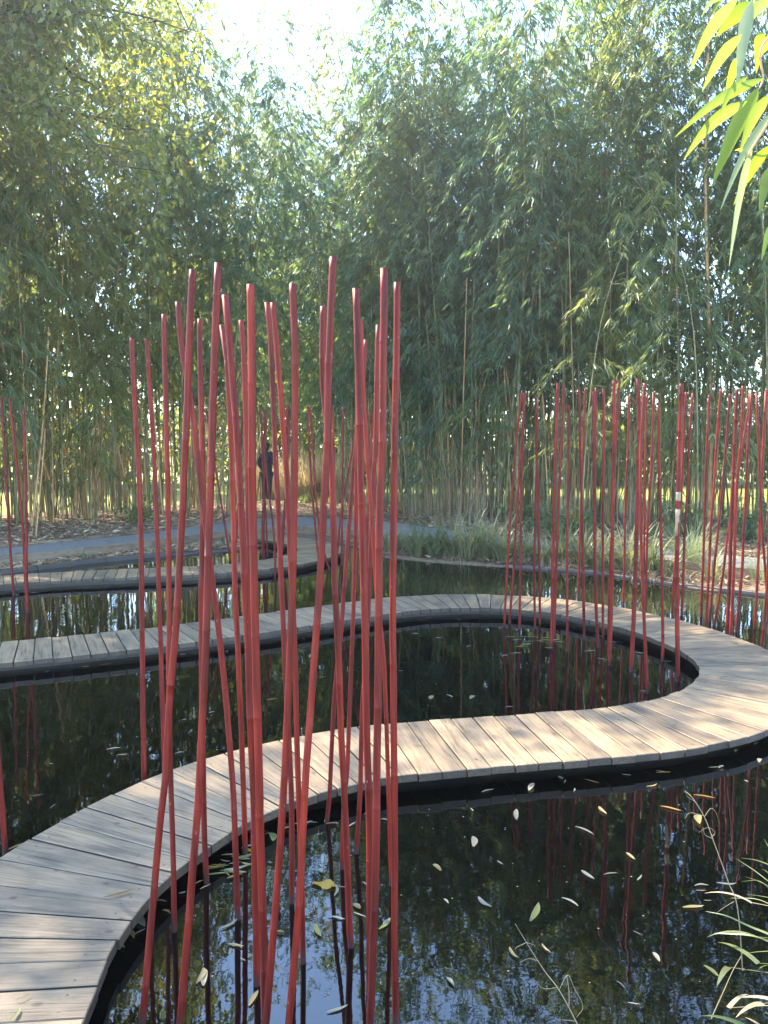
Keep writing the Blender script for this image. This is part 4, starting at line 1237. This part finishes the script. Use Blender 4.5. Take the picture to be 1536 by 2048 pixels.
# the mass of thin stems in the depth of the grove: green ones and dead straw-coloured ones
for nm_, lab_, n_, mt_, sd_ in (('thin_bamboo_stems', 'mass of thin green bamboo stems filling the depth of the grove', 1000, 'culm', 8),
                                ('dead_bamboo_stems', 'mass of dead straw-coloured stems among the living bamboo', 560, 'tan_culm', 9)):
    V, Fc = [], []
    g_ = random.Random(sd_)
    cnt = 0
    while cnt < n_:
        s = g_.uniform(.03, 1) * seg[-1]
        x = np.interp(s, seg, fr[:, 0]); y = np.interp(s, seg, fr[:, 1])
        dx = np.interp(s + .3, seg, fr[:, 0]) - np.interp(s - .3, seg, fr[:, 0]); dy = np.interp(s + .3, seg, fr[:, 1]) - np.interp(s - .3, seg, fr[:, 1])
        m = math.hypot(dx, dy); d = g_.uniform(0, 4.5)
        px, py = x - dy / m * d, y + dx / m * d
        if -3.6 < px < -1.2 and py > 17.0: continue
        H = g_.uniform(2.5, 6.0); w_ = .045 if g_.random() < .8 else .16
        ax, ay = g_.gauss(0, w_), g_.gauss(0, w_); r = g_.uniform(.007, .022)
        tube([(px, py, .1), (px + ax * H * .5, py + ay * H * .5, H * .5), (px + ax * H * 1.2, py + ay * H * 1.2, H)], [r, r * .8, r * .4], 5, False, V, Fc)
        cnt += 1
    o = obj(nm_, mesh_from(nm_, V, Fc, M[mt_], True))
    tag(o, lab_, 'stems', kind='stuff')
# ------------------------------------------------------------------ trees
def leaf_cloud(name, centers, radius, per, size, mat, seed, aspect=.6):
    g_ = np.random.default_rng(seed)
    c = np.repeat(np.array(centers), per, axis=0)
    n = len(c)
    d = g_.normal(0, 1, (n, 3)); d /= np.linalg.norm(d, axis=1)[:, None]
    B = c + d * (radius * g_.random((n, 1)) ** .5)
    D = d + g_.normal(0, .8, (n, 3)) + np.array((0, 0, -.6))
    Ln = size * g_.uniform(.6, 1.25, n)
    V, F = leaves_np(B, D, Ln, Ln * aspect, seed, fold=.12, droop=.1)
    return mesh_np(name, V, F, mat)


def tree(label, x, y, H, trunk_r, crown, n_limb, seed, mat, per=26, size=.1, group=None, z=.15, clump=.42, lean=(0, 0)):
    g_ = np.random.default_rng(seed)
    root = empty('broadleaf_tree', (x, y, z))
    V, Fc = [], []
    th = H * .55
    tube([(0, 0, -.1), (lean[0] * .3, lean[1] * .3, th * .5), (lean[0], lean[1], th), (lean[0] * 1.6, lean[1] * 1.6, H * .85)], [trunk_r * 1.2, trunk_r, trunk_r * .7, trunk_r * .25], 9, True, V, Fc)
    centers = []
    for i in range(n_limb):
        t = g_.uniform(.35, 1.0)
        z0 = th * .6 + (H * .85 - th * .6) * t
        k = z0 / (H * .85)
        p0 = np.array((lean[0] * 1.6 * k, lean[1] * 1.6 * k, z0))
        e = np.array([crown[0] + g_.normal(0, 1) * crown[3] * .5, crown[1] + g_.normal(0, 1) * crown[4] * .5, crown[2] + g_.normal(0, 1) * crown[5] * .5])
        mid = (p0 + e) / 2 + g_.normal(0, .45, 3) + np.array((0, 0, .6))
        sq = np.linspace(0, 1, 9)[:, None]
        cv_ = (1 - sq) ** 2 * p0 + 2 * sq * (1 - sq) * mid + sq * sq * e + g_.normal(0, .05, (9, 3)) * (sq > 0)
        tube(cv_, np.linspace(trunk_r * .26, .007, 9), 5, False, V, Fc)
        for s in np.linspace(.45, 1, 6):
            q = (1 - s) ** 2 * p0 + 2 * s * (1 - s) * mid + s * s * e
            for _ in range(4):
                o_ = q + g_.normal(0, .5, 3)
                tube([q, (q + o_) / 2 + g_.normal(0, .05, 3), o_], [.012, .008, .003], 3, False, V, Fc)
                centers.append(o_); centers.append((q + o_) / 2)
    obj('trunk', mesh_from('trunk', V, Fc, M['bark'], True), root)
    obj('crown', leaf_cloud('crown', centers, clump, per, size, mat, seed), root)
    tag(root, label, 'tree', group)
    return root


tree('autumn broadleaf tree with yellowing leaves arching over the left bamboos', -9.4, 11.0, 11.5, .2, (3.9, 1.6, 9.0, 3.4, 2.2, 2.2), 34, 5, M['tree_leaf'], 24, .12, lean=(1.2, .2), clump=.5)
tree('unseen tall broadleaf tree added to shade the near boardwalk', -12.3, 11.6, 14.5, .24, (.8, -.1, 11.6, 2.6, 2.4, 2.6), 30, 6, M['tree_leaf'], 14, .15, clump=.6)  # out of view, added to keep sun off the near end of the deck
BT = [(-17, 34, 13), (-9.5, 38, 12), (-4.5, 45, 9), (3, 41, 10), (10, 37, 13), (18, 33, 14), (-24, 26, 13), (24, 25, 13), (-1.5, 52, 9), (14.5, 26, 12)]
BL = ['tall pale tree beyond the lawn behind the left bamboos', 'tall yellow-green tree behind the leaf-strewn path grove', 'small round tree far across the lawn behind the path opening', 'yellowing tree across the lawn right of the path opening',
      'big tree on the lawn behind the sedge bank bamboos', 'tall tree behind the bamboos above the boardwalk loop', 'broad tree behind the outermost left bamboos', 'broad tree behind the outermost right bamboos', 'farthest small tree across the lawn', 'leafy tree close behind the right bamboos']
for i, (x, y, H) in enumerate(BT):
    tree(BL[i], x, y, H, .22, (0, 0, H * .68, 3.4, 3.4, H * .36), 22, 40 + i, M['far_leaf'], 12, .3, 'trees beyond the grove', clump=.9)


BUSH_TEXT = 'rounded sunlit bush at the far side of the lawn'
g_ = np.random.default_rng(400)
for i in range(22):
    x = -27 + 54 * (i + g_.uniform(.2, .8)) / 22
    y = 33 + g_.uniform(0, 4) - .012 * x * x
    rr = g_.uniform(2.3, 3.2)
    rt = empty('lawn_bush', (x, y, .15))
    cs = [(g_.normal(0, rr * .5), g_.normal(0, rr * .4), abs(g_.normal(rr * .75, rr * .4)) + .1) for _ in range(90)]
    V, Fc = [], []
    for p in cs[::2]:
        tube([(0, 0, -.05), (p[0] * .5, p[1] * .5, p[2] * .6), p], [.03, .02, .006], 4, False, V, Fc)
    obj('stem', mesh_from('stem', V, Fc, M['bark']), rt)
    obj('foliage', leaf_cloud('foliage', cs, rr * .3, 26, .32, M['far_leaf'], 410 + i), rt)
    tag(rt, BUSH_TEXT, 'bush', 'bushes beyond the lawn')


# ------------------------------------------------------------------ tufts
def blade(V, Fc, root, heading, L, w, lift, curl, seg=5):
    """one arching grass blade"""
    o = len(V)
    d = np.array((math.cos(heading), math.sin(heading), 0))
    sd = np.array((-d[1], d[0], 0))
    p = np.array(root, float)
    ang_ = lift
    for k in range(seg + 1):
        s = k / seg
        ww = w * (1 - s ** 2.2) * .5 + .0004
        V.append(p - sd * ww); V.append(p + sd * ww)
        p = p + (d * math.cos(ang_) + np.array((0, 0, math.sin(ang_)))) * (L / seg)
        ang_ -= curl / seg
    for k in range(seg):
        a = o + 2 * k
        Fc.append((a, a + 1, a + 3, a + 2))


def tuft(name, label, cat, x, y, z, n, L, w, mat, spread=.06, curl=(1.2, 2.4), lift=(1.0, 1.5), group=None, seed=0):
    g_ = random.Random(seed)
    V, Fc = [], []
    for _ in range(n):
        a = g_.uniform(0, 6.283); r = spread * g_.random() ** .5
        blade(V, Fc, (r * math.cos(a), r * math.sin(a), -.02), a + g_.gauss(0, .5), L * g_.uniform(.55, 1.15), w * g_.uniform(.7, 1.2), g_.uniform(*lift), g_.uniform(*curl))
    o = obj(name, mesh_from(name, V, Fc, mat, True), None, (x, y, z))
    tag(o, label, cat, group)
    return o


SEDGE = [(.1, 12.95, 1), (.28, 13.2, .8), (.55, 12.6, 1.1), (.85, 12.5, 1.2), (1.12, 12.45, 1.25), (1.35, 12.2, 1.35), (1.62, 12.25, 1.4), (1.85, 12.0, 1.3), (2.1, 11.9, .9), (2.45, 11.75, .8), (2.75, 11.85, 1.1), (3.0, 11.5, 1.25),
         (3.2, 11.25, 1.0), (3.55, 11.1, 1.3), (3.75, 10.8, 1.2), (3.95, 10.55, .9), (4.4, 10.2, .8), (-.3, 14.1, .8), (.95, 13.0, .8), (2.3, 12.2, .9)]
for i, (x, y, k) in enumerate(SEDGE):
    tuft('sedge_tuft', 'arching green sedge tuft on the bank by the low waterline board' if x > 2.0 else 'arching green sedge tuft overhanging the water at the open bank', 'grass tuft', x, y, .03, int(75 * k), .72 * k, .02, M['sedge'], .1 * k, (.7, 2.3), (1.05, 1.55), group='sedge tufts along the bank', seed=60 + i)
g_ = random.Random(17)
for i in range(22):
    k = g_.random()
    t = A_(5.4, 8.6) + (A_(-.6, 14.6) - A_(5.4, 8.6)) * k
    x, y = at_ring(r_pond, t, g_.uniform(.08, .5))
    tuft('dead_grass_tuft', 'matted dead grass between the sedge tufts', 'grass tuft', x, y, .03, g_.randint(14, 34), g_.uniform(.3, .6), .012, M['dry'], .12, (1.2, 3.4), (.5, 1.4), group='dead grass along the sedge bank', seed=600 + i)
for i, (x, y) in enumerate([(-3.5, 12.98), (-3.9, 12.7), (-4.75, 12.1), (-2.95, 13.6)]):
    tuft('grass_tuft', 'small grass tuft growing from the dry leaf strip', 'grass tuft', x, y, .03, 34, .26, .008, M['sedge'], .05, group='small tufts on the leaf strip', seed=90 + i)
tuft('pale_grass_tuft', 'tall pale green grass clump on the path edge behind the red canes', 'grass tuft', 4.45, 11.05, .05, 240, .85, .009, M['pale_sedge'], .16, (.7, 1.6), (1.15, 1.55), seed=101)
tuft('pale_grass_tuft', 'pale green grass tuft in front of the timber edging at the far right bank', 'grass tuft', 5.0, 10.1, .05, 120, .5, .009, M['pale_sedge'], .12, (.8, 1.8), (1.1, 1.5), seed=102)
for i, (x, y, h) in enumerate([(1.1, 16.4, 1.9), (1.55, 16.0, 2.1), (2.0, 15.6, 1.9), (.7, 16.9, 1.6), (3.4, 14.6, 1.5), (4.6, 14.1, 1.7)]):
    tuft('dry_reed_clump', 'dry pale reed clump standing between the gravel path and the grove', 'reeds', x, y, .2, 46, h, .007, M['dry'], .25, (.3, 1.2), (1.2, 1.57), group='dry reed clumps', seed=110 + i)
for i, (x, y, h) in enumerate([(-2.5, 24.0, 1.7), (-1.9, 24.6, 1.8), (-3.1, 24.6, 1.7), (-1.4, 24.0, 1.6), (-2.3, 25.4, 1.9), (-3.8, 25.2, 1.7)]):
    tuft('golden_grass_clump', 'sunlit golden grass clump seen through the path opening', 'grass clump', x, y, .15, 420, h, .016, M['golden_grass'], .35, (.3, 1.5), (1.2, 1.57), group='golden grass beyond the opening', seed=130 + i)
for i, (x, y, h) in enumerate([(-2.6, 22.9, .45), (-1.7, 22.6, .4), (-2.1, 23.2, .5)]):
    tuft('green_border_tuft', 'low bright green border plant below the golden grass', 'plant', x, y, .15, 150, h, .02, M['shore_grass'], .3, (.6, 1.8), (.9, 1.5), group='border plants by the opening', seed=140 + i)


def shrub(label, x, y, r, n, seed, mat, size=.12, aspect=.45):
    g_ = np.random.default_rng(seed)
    root = empty('leafy_shrub', (x, y, .18))
    c = [(g_.normal(0, r * .45), g_.normal(0, r * .45), abs(g_.normal(r * .6, r * .35)) + .05) for _ in range(n)]
    V, Fc = [], []
    for p in c:
        tube([(0, 0, -.02), (p[0] * .5, p[1] * .5, p[2] * .7), p], [.008, .006, .003], 4, False, V, Fc)
    obj('stem', mesh_from('stem', V, Fc, M['bark']), root)
    obj('foliage', leaf_cloud('foliage', c, r * .3, 14, size, mat, seed, aspect), root)
    tag(root, label, 'shrub', 'low shrubs under the grove')


for i, (x, y, r) in enumerate([(2.75, 15.0, .5), (3.5, 14.0, .35), (3.05, 13.8, .3), (5.2, 13.4, .4), (6.2, 12.8, .45), (-5.1, 16.1, .4)]):
    shrub(['dark leafy shrub under the slanting tan culm', 'low leafy plant where the grove meets the gravel path', 'small leafy plant leaning over the gravel path', 'dark shrub between red canes and bamboo', 'low dark shrub under the thick tan culm', 'low shrub on the litter left of the opening'][i], x, y, r, 26, 200 + i, M['bamboo_leaf'], .13, .42)

# ------------------------------------------------------------------ litter on the ground
def litter(name, label, n, pick, size, seed):
    g_ = np.random.default_rng(seed)
    B, D = [], []
    while len(B) < n:
        p = pick(g_)
        if p is None: continue
        B.append(p); a = g_.uniform(0, 6.283)
        D.append((math.cos(a), math.sin(a), g_.normal(.05, .22)))
    Ln = size * g_.uniform(.5, 1.3, n)
    V, F = leaves_np(np.array(B), np.array(D), Ln, Ln * g_.uniform(.16, .4, n), seed, fold=.25)
    o = obj(name, mesh_np(name, V, F, M['litter_leaf']))
    tag(o, label, 'leaf litter', kind='stuff')


def pick_strip(t0, t1, f0, f1, z):
    def f(g_):
        t = g_.uniform(t0, t1)
        a, b = float(r_pond(t)) + .07, float(r_in(t)) - .07
        if b <= a: return None
        r = a + (b - a) * g_.uniform(f0, f1)
        return (CX + r * math.cos(t), CY + r * math.sin(t), z + g_.uniform(0, .02))
    return f


def pick_grove(t0, t1, d0, d1):
    def f(g_):
        t = g_.uniform(t0, t1)
        d = d0 + (d1 - d0) * g_.random() ** 1.5
        r = float(r_out(t)) + d
        return (CX + r * math.cos(t), CY + r * math.sin(t), .205 + min(d, .7) * .06 + g_.uniform(0, .035))
    return f


def pick_path(t0, t1):
    def f(g_):
        t = g_.uniform(t0, t1)
        a, b = float(r_in(t)), float(r_out(t))
        r = a + (b - a) * (1 - g_.random() ** 2.2)
        return (CX + r * math.cos(t), CY + r * math.sin(t), .18)
    return f


litter('leaf_litter', 'dry straw-coloured leaves on the strip below the path edging', 3600, pick_strip(A_(-2.4, 15), A_(-7.5, 9), 0, 1, .045), .11, 301)
litter('leaf_litter', 'dry leaves caught among the sedge tufts', 1600, pick_strip(A_(5.6, 8.2), A_(-.9, 15.3), 0, 1, .045), .11, 302)
litter('leaf_litter', 'brown litter covering the floor of the grove', 11000, pick_grove(A_(8.5, 9.5), A_(-9.5, 9.5), .03, 4.5), .12, 303)
litter('leaf_litter', 'scattered dead leaves on the gravel path', 420, pick_path(A_(6.5, 9.0), A_(-8.5, 9.5)), .1, 304)

# ------------------------------------------------------------------ leaves afloat and on the planks
LEAF_TEXT = ['pale straw-coloured bamboo leaf', 'yellow straw bamboo leaf', 'orange-brown dry leaf', 'olive green fallen leaf', 'bright yellow fallen leaf']


def float_leaf(L, w, mat, seed):
    g_ = random.Random(seed)
    V, Fc = [], []
    n = 6
    bend = g_.uniform(-.13, .13) * L; cup = g_.uniform(.05, .7)
    for k in range(n + 1):
        s = k / n
        ww = w * L * .5 * (math.sin(math.pi * min(1, (s * .92 + .06))) ** .75) * (1 if s < .97 else .15)
        x = (s - .5) * L; y = bend * math.sin(math.pi * s); zc = .0025 + .008 * max(0, s - .75) * g_.uniform(0, 3) * L * 10
        for q in (-1, 0, 1):
            V.append((x, y + q * ww, zc + abs(q) * cup * ww))
    for k in range(n):
        for q in (0, 1):
            a = k * 3 + q
            Fc.append((a, a + 3, a + 4, a + 1))
    return mesh_from('fallen_leaf', V, Fc, mat, True)


# leaves drifted up against the edge of the near boardwalk
g_ = random.Random(91)
DRIFT = []
while len(DRIFT) < 34:
    k = g_.randint(14, 62)
    p = cl[k] - nm[k] * (DW + .03 + .16 * g_.random() ** 2)
    a = math.atan2(tg[k][1], tg[k][0]) + g_.gauss(0, .7)
    DRIFT.append((p[0], p[1], a, g_.uniform(.035, .1), g_.choice((.14, .2, .3)), g_.choice((0, 1, 1, 2, 2, 3)), 0.0))
LCACHE = {}
for i, (x, y, h, L, w, c, z) in enumerate(DRIFT + LEAVES):
    key = (c, round(w, 1), i % 6)
    if key not in LCACHE:
        LCACHE[key] = float_leaf(.1, max(.07, w * .8), FLOAT[c], i)
    o = obj('fallen_leaf', LCACHE[key], None, (x, y, (DZ + .006) if z > .05 else .002))
    o.scale = (L / .1, L / .1 * min(1.0, max(.3, .09 / L)), 1)
    o.rotation_euler = (0, 0, h)
    if z > .05:
        txt = LEAF_TEXT[c] + ' lying on the boardwalk planks'; gr = 'leaves on the boardwalk'
    elif i < len(DRIFT):
        txt = LEAF_TEXT[c] + ' drifted against the near boardwalk edge'; gr = 'leaves drifted to the boardwalk edge'
    elif i >= len(DRIFT) + len(LEAVES) - 13:
        txt = LEAF_TEXT[c] + ' in the raft under the loop canes'; gr = 'leaf raft inside the boardwalk loop'
    elif i >= len(DRIFT) + len(LEAVES) - 37:
        txt = LEAF_TEXT[c] + ' in the raft against the near boardwalk'; gr = 'leaf raft by the near boardwalk'
    elif y < 3.7:
        txt = LEAF_TEXT[c] + ' afloat on the near pool'; gr = 'leaves afloat on the near pool'
    elif x > -.3:
        txt = LEAF_TEXT[c] + ' afloat inside the boardwalk loop'; gr = 'leaves afloat inside the loop'
    else:
        txt = LEAF_TEXT[c] + ' afloat on the water between the boardwalk arms'; gr = 'leaves afloat between the arms'
    tag(o, txt, 'leaf', gr)
# the one broad toothed leaf
V = [(0, 0, .004)]
for k in range(26):
    a = 2 * math.pi * k / 26
    r = .045 * (1 + .45 * max(0, math.cos(a)) ** 6) * (1 + (.07 if k % 2 else -.05)) * (1 if abs(math.sin(a)) < .5 else .8)
    V.append((r * math.cos(a), r * math.sin(a) * .8, .003 + .006 * math.sin(3 * a)))
yl = empty('broad_leaf', (-.235, 3.045, .002), 2.9)
obj('leaf_blade', mesh_from('leaf_blade', V, [(0, 1 + k, 1 + (k + 1) % 26) for k in range(26)], FLOAT[4], True), yl)
V, Fc = tube([(-.035, 0, .004), (-.07, .006, .006), (-.1, .0, .004)], [.0014, .0012, .001], 5)
obj('leaf_stalk', mesh_from('leaf_stalk', V, Fc, M['dry']), yl)
tag(yl, 'broad toothed bright yellow leaf afloat among the red canes', 'leaf')

# specks of down and pollen on the surface
g_ = np.random.default_rng(77)
V, Fc = [], []
for (x0, x1, y0, y1, n) in ((-2.6, -1.0, 4.2, 6.2, 120), (-.9, .6, 4.8, 7.2, 60), (.3, 2.2, 5.0, 7.6, 60), (-.4, 1.6, 2.4, 3.8, 60)):
    for _ in range(n):
        x, y = g_.uniform(x0, x1), g_.uniform(y0, y1); r = g_.uniform(.0015, .0045)
        if min(np.hypot(cl[:, 0] - x, cl[:, 1] - y)) < .42: continue
        o_ = len(V)
        for k in range(5):
            V.append((x + r * math.cos(k * 1.257), y + r * math.sin(k * 1.257), .002))
        V.append((x, y, .0035))
        for k in range(5): Fc.append((o_ + k, o_ + (k + 1) % 5, o_ + 5))
o = obj('floating_specks', mesh_from('floating_specks', V, Fc, FLOAT[0]))
tag(o, 'tiny pale specks of down drifting on the dark water', 'specks', kind='stuff')

# ------------------------------------------------------------------ bamboo spray hanging in from the near bank
spray = empty('overhanging_bamboo', (1.75, 1.05, .15))
inv = -spray.location
V, Fc = [], []
tube([(1.75, 1.05, .1), (1.72, 1.05, 1.2), (1.6, 1.04, 2.2), (1.45, 1.03, 3.0)], [.018, .016, .013, .009], 8, True, V, Fc)
o = obj('culm', mesh_from('culm', V, Fc, M['culm'], True), spray); o.location = inv
V, Fc = [], []
tube([(1.52, 1.035, 2.62), (1.15, 1.03, 2.66), (.8, 1.02, 2.55), (.62, 1.02, 2.47), (.545, 1.02, 2.42)], [.006, .005, .004, .003, .0025], 6, True, V, Fc)
for t in TWIGS:
    tube(catmull(t, 4), np.linspace(.0022, .001, 4 * (len(t) - 1) + 1), 5, True, V, Fc)
o = obj('twig', mesh_from('twig', V, Fc, M['tan_culm'], True), spray); o.location = inv
for i, (bx, by, bz, tx, ty, tz, w, pale) in enumerate(SPRAY):
    g_ = random.Random(500 + i)
    b, t = Vector((bx, by, bz)), Vector((tx, ty, tz))
    d = t - b; L = d.length; d.normalize()
    view = Vector((bx, by, bz - 1.8)).normalized()
    side = d.cross(view).normalized()
    side = (side + view * g_.uniform(-.35, .35)).normalized()
    nr = side.cross(d).normalized()
    V, Fc = [], []
    n = 10
    for k in range(n + 1):
        s = k / n
        ww = w * .5 * (min(1, s / .28) ** .6) * (1 - max(0, (s - .3) / .7) ** 1.7) + .0003
        p = b + d * (L * s) + nr * (L * .05 * math.sin(math.pi * s) * g_.choice((1, 1, 1))) + Vector((0, 0, .012 * L / .12 * math.sin(math.pi * s)))
        for q in (-1, 0, 1):
            V.append(tuple(p + side * (q * ww) - nr * (.16 * ww * (1 - abs(q)))))
    for k in range(n):
        for q in (0, 1):
            a = k * 3 + q
            Fc.append((a, a + 3, a + 4, a + 1))
    o = obj('leaf', mesh_from('leaf', V, Fc, M['spray_pale_sheen'] if pale else M['spray_leaf'], True), spray); o.location = inv
tag(spray, 'bright yellow-green bamboo spray hanging down from the near bank', 'bamboo')

# ------------------------------------------------------------------ grass and dry stems at the near bank
root = empty('shore_grass', (1.62, 2.12, 0))
for i, pts in enumerate(SHORE_BLADES):
    g_ = random.Random(700 + i)
    full = [(1.6 + g_.uniform(-.06, .06), 2.05 + g_.uniform(-.05, .05), -.05)] + [pts[0]] + list(pts[1:])
    c = catmull(full, 6)
    V, Fc = [], []
    wid = .008 if i in (8, 9, 12) else .0042
    for k, p in enumerate(c):
        s = k / (len(c) - 1)
        w = wid * .5 * (1 - s ** 3) + .0003
        tdir = c[min(k + 1, len(c) - 1)] - c[max(k - 1, 0)]
        sd = np.cross(tdir, np.array((0, -.55, .85))); sd /= np.linalg.norm(sd) + 1e-9
        V.append(p - sd * w); V.append(p + np.array((0, 0, -.12 * w))); V.append(p + sd * w)
    for k in range(len(c) - 1):
        for q in (0, 1):
            a = k * 3 + q
            Fc.append((a, a + 1, a + 4, a + 3))
    o = obj('blade', mesh_from('blade', V, Fc, M['shore_grass'], True), root); o.location = -root.location
g_ = random.Random(55)
V, Fc = [], []
for _ in range(60):
    blade(V, Fc, (1.6 + g_.gauss(0, .08) + .1, 2.0 + g_.gauss(0, .1), -.05), g_.uniform(1.6, 4.2), g_.uniform(.3, .6), .006, g_.uniform(.8, 1.4), g_.uniform(1.0, 2.2))
o = obj('blade_tuft', mesh_from('blade_tuft', V, Fc, M['shore_grass'], True), root); o.location = -root.location
for i, (bx, by, bz, h, L, w) in enumerate([(1.13, 2.2, .03, 2.6, .16, .02), (1.2, 2.3, .05, 3.6, .13, .018), (1.1, 2.32, .02, .6, .12, .014), (1.24, 2.42, .1, 2.2, .15, .022), (1.16, 2.12, .05, 1.9, .14, .016), (1.05, 2.14, .015, 3.0, .13, .015),
                                         (1.27, 2.5, .14, 3.1, .17, .014), (1.22, 2.2, .12, 2.9, .15, .017), (1.3, 2.6, .2, 2.7, .16, .012), (1.18, 2.5, .03, 4.0, .13, .02)]):
    V, Fc = [], []
    blade(V, Fc, (bx, by, bz), h, L, w, .35, .9, 7)
    tube([(1.55, 2.05, -.03), ((bx + 1.5) / 2, (by + 2.05) / 2, bz + .12), (bx, by, bz)], [.0018, .0015, .001], 4, True, V, Fc)
    o = obj('dry_blade', mesh_from('dry_blade', V, Fc, M['dry'] if i % 3 else M['shore_grass'], True), root); o.location = -root.location
tag(root, 'green grass leaning over the water from the near bank', 'grass')


def stem_thing(label, stem, tend, loc, leaves=()):
    r_ = empty('dry_grass', loc)
    c = catmull(stem, 6)
    V, Fc = tube(c, np.linspace(.0022, .0008, len(c)), 5)
    o = obj('stalk', mesh_from('stalk', V, Fc, M['dry'], True), r_); o.location = -r_.location
    for t in tend:
        c = catmull(t, 6)
        V, Fc = tube(c, np.linspace(.0011, .0005, len(c)), 4)
        o = obj('tendril', mesh_from('tendril', V, Fc, M['dry'], True), r_); o.location = -r_.location
    tag(r_, label, 'dry grass')


stem_thing('long dry grass stem with curled leaf remains arching over the water by the shore grass', DRY_STEMS[0], TENDRILS, DRY_STEMS[0][0])
stem_thing('straight pale dry stalk rising from the water below the shore grass', DRY_STEMS[1], [], DRY_STEMS[1][0])
stem_thing('dry tendrilled stem leaning alone over the near pool', DRY_STEM2, TENDRILS2, DRY_STEM2[0])
# bare twig reaching in from the bank on the right
stem_thing('bare pale twig forking in front of the red canes', [(5.4, 8.3, .05), (4.9, 7.9, .5), (4.25, 7.6, .9), (3.75, 7.5, 1.02)], [[(4.25, 7.6, .9), (4.0, 7.55, .84), (3.62, 7.5, .80)], [(4.4, 7.65, .82), (4.1, 7.6, .72), (3.7, 7.55, .66)], [(4.0, 7.55, .96), (3.85, 7.5, 1.08), (3.7, 7.5, 1.12)]], (5.4, 8.3, .0))

# ------------------------------------------------------------------ the person in the path opening
def skin_body(name, verts, edges, radii, mat, root_i=0, sub=2):
    me = bpy.data.meshes.new(name)
    me.from_pydata(verts, edges, [])
    me.materials.append(mat)
    o = bpy.data.objects.new(name, me)
    link(o)
    o.modifiers.new('skin', 'SKIN')
    if not me.skin_vertices:
        with bpy.context.temp_override(object=o, active_object=o):
            bpy.ops.mesh.customdata_skin_add()
    for i, r in enumerate(radii):
        me.skin_vertices[0].data[i].radius = r if isinstance(r, tuple) else (r, r)
        me.skin_vertices[0].data[i].use_root = (i == root_i)
    m = o.modifiers.new('sub', 'SUBSURF'); m.levels = sub; m.render_levels = sub
    for p in me.polygons: p.use_smooth = True
    return o


person = empty('person', (-3.37, 22.2, .2), R(-25))
bv = [(0, 0, .92), (0, 0, 1.08), (0, 0, 1.25), (0, .01, 1.4), (0, .02, 1.5), (0, .05, 1.57), (0, .06, 1.66), (0, .06, 1.74),
      (-.09, 0, .86), (-.1, .02, .48), (-.11, -.03, .09), (-.11, .1, .04),
      (.09, 0, .86), (.1, -.04, .48), (.1, -.1, .09), (.1, .02, .04),
      (-.17, .0, 1.42), (-.25, -.05, 1.16), (-.2, .12, .98), (-.17, .18, .95),
      (.17, .0, 1.42), (.27, -.02, 1.16), (.14, .16, 1.12), (.1, .2, 1.12)]
be = [(0, 1), (1, 2), (2, 3), (3, 4), (4, 5), (5, 6), (6, 7), (0, 8), (8, 9), (9, 10), (10, 11), (0, 12), (12, 13), (13, 14), (14, 15), (3, 16), (16, 17), (17, 18), (18, 19), (3, 20), (20, 21), (21, 22), (22, 23)]
br = [(.15, .12), (.14, .11), (.16, .12), (.15, .1), .055, .055, .085, .06, .09, .06, .045, .035, .09, .06, .045, .035, .065, .05, .035, .03, .065, .05, .035, .03]
body = skin_body('body', bv, be, br, M['skin'])
body.parent = person
cv = [(0, 0, .80), (0, 0, .95), (0, 0, 1.1), (0, 0, 1.26), (0, .01, 1.41), (0, .02, 1.49), (-.18, .0, 1.42), (-.255, -.05, 1.16), (-.205, .11, .99), (.18, .0, 1.42), (.275, -.02, 1.16), (.15, .15, 1.12)]
ce = [(0, 1), (1, 2), (2, 3), (3, 4), (4, 5), (4, 6), (6, 7), (7, 8), (4, 9), (9, 10), (10, 11)]
coat = skin_body('coat', cv, ce, [(.2, .16), (.18, .15), (.165, .135), (.18, .14), (.165, .12), .075, .085, .068, .052, .085, .068, .052], M['coat'])
coat.parent = person
tv = [(0, 0, .9), (-.09, 0, .84), (-.1, .02, .48), (-.11, -.03, .12), (.09, 0, .84), (.1, -.04, .48), (.1, -.1, .12)]
trs = skin_body('trousers', tv, [(0, 1), (1, 2), (2, 3), (0, 4), (4, 5), (5, 6)], [(.15, .13), .105, .078, .068, .105, .078, .068], M['trousers'])
trs.parent = person
hair = skin_body('hair', [(0, .05, 1.77), (0, .02, 1.7), (0, -.01, 1.6), (0, -.03, 1.48)], [(0, 1), (1, 2), (2, 3)], [.075, .1, .075, .035], M['hair'])
hair.parent = person
for sx, yy in ((-.11, .035), (.1, -.035)):
    sh = skin_body('shoe', [(sx, yy - .07, .05), (sx, yy + .03, .045), (sx, yy + .11, .035)], [(0, 1), (1, 2)], [.052, .05, .04], M['shoe'])
    sh.parent = person
tag(person, 'person in a dark coat with dark hair, seen from behind in the path opening', 'person')

# ------------------------------------------------------------------ thin volume added to stand in for lens glare
m, nt, out = new_mat('glare_veil')
pv = nt.nodes.new('ShaderNodeVolumePrincipled')
pv.inputs['Color'].default_value = (.86, .93, 1.0, 1)
pv.inputs['Density'].default_value = 0.0016
pv.inputs['Anisotropy'].default_value = 0.6
nt.links.new(pv.outputs[0], out.inputs['Volume'])
V, Fc = [], []
box(V, Fc, (0, 0, 8.3), (430, 430, 9.8))
hz = obj('veil', mesh_from('veil', V, Fc, m))
tag(hz, 'thin pale haze added to stand in for lens glare', 'veil', kind='stuff')
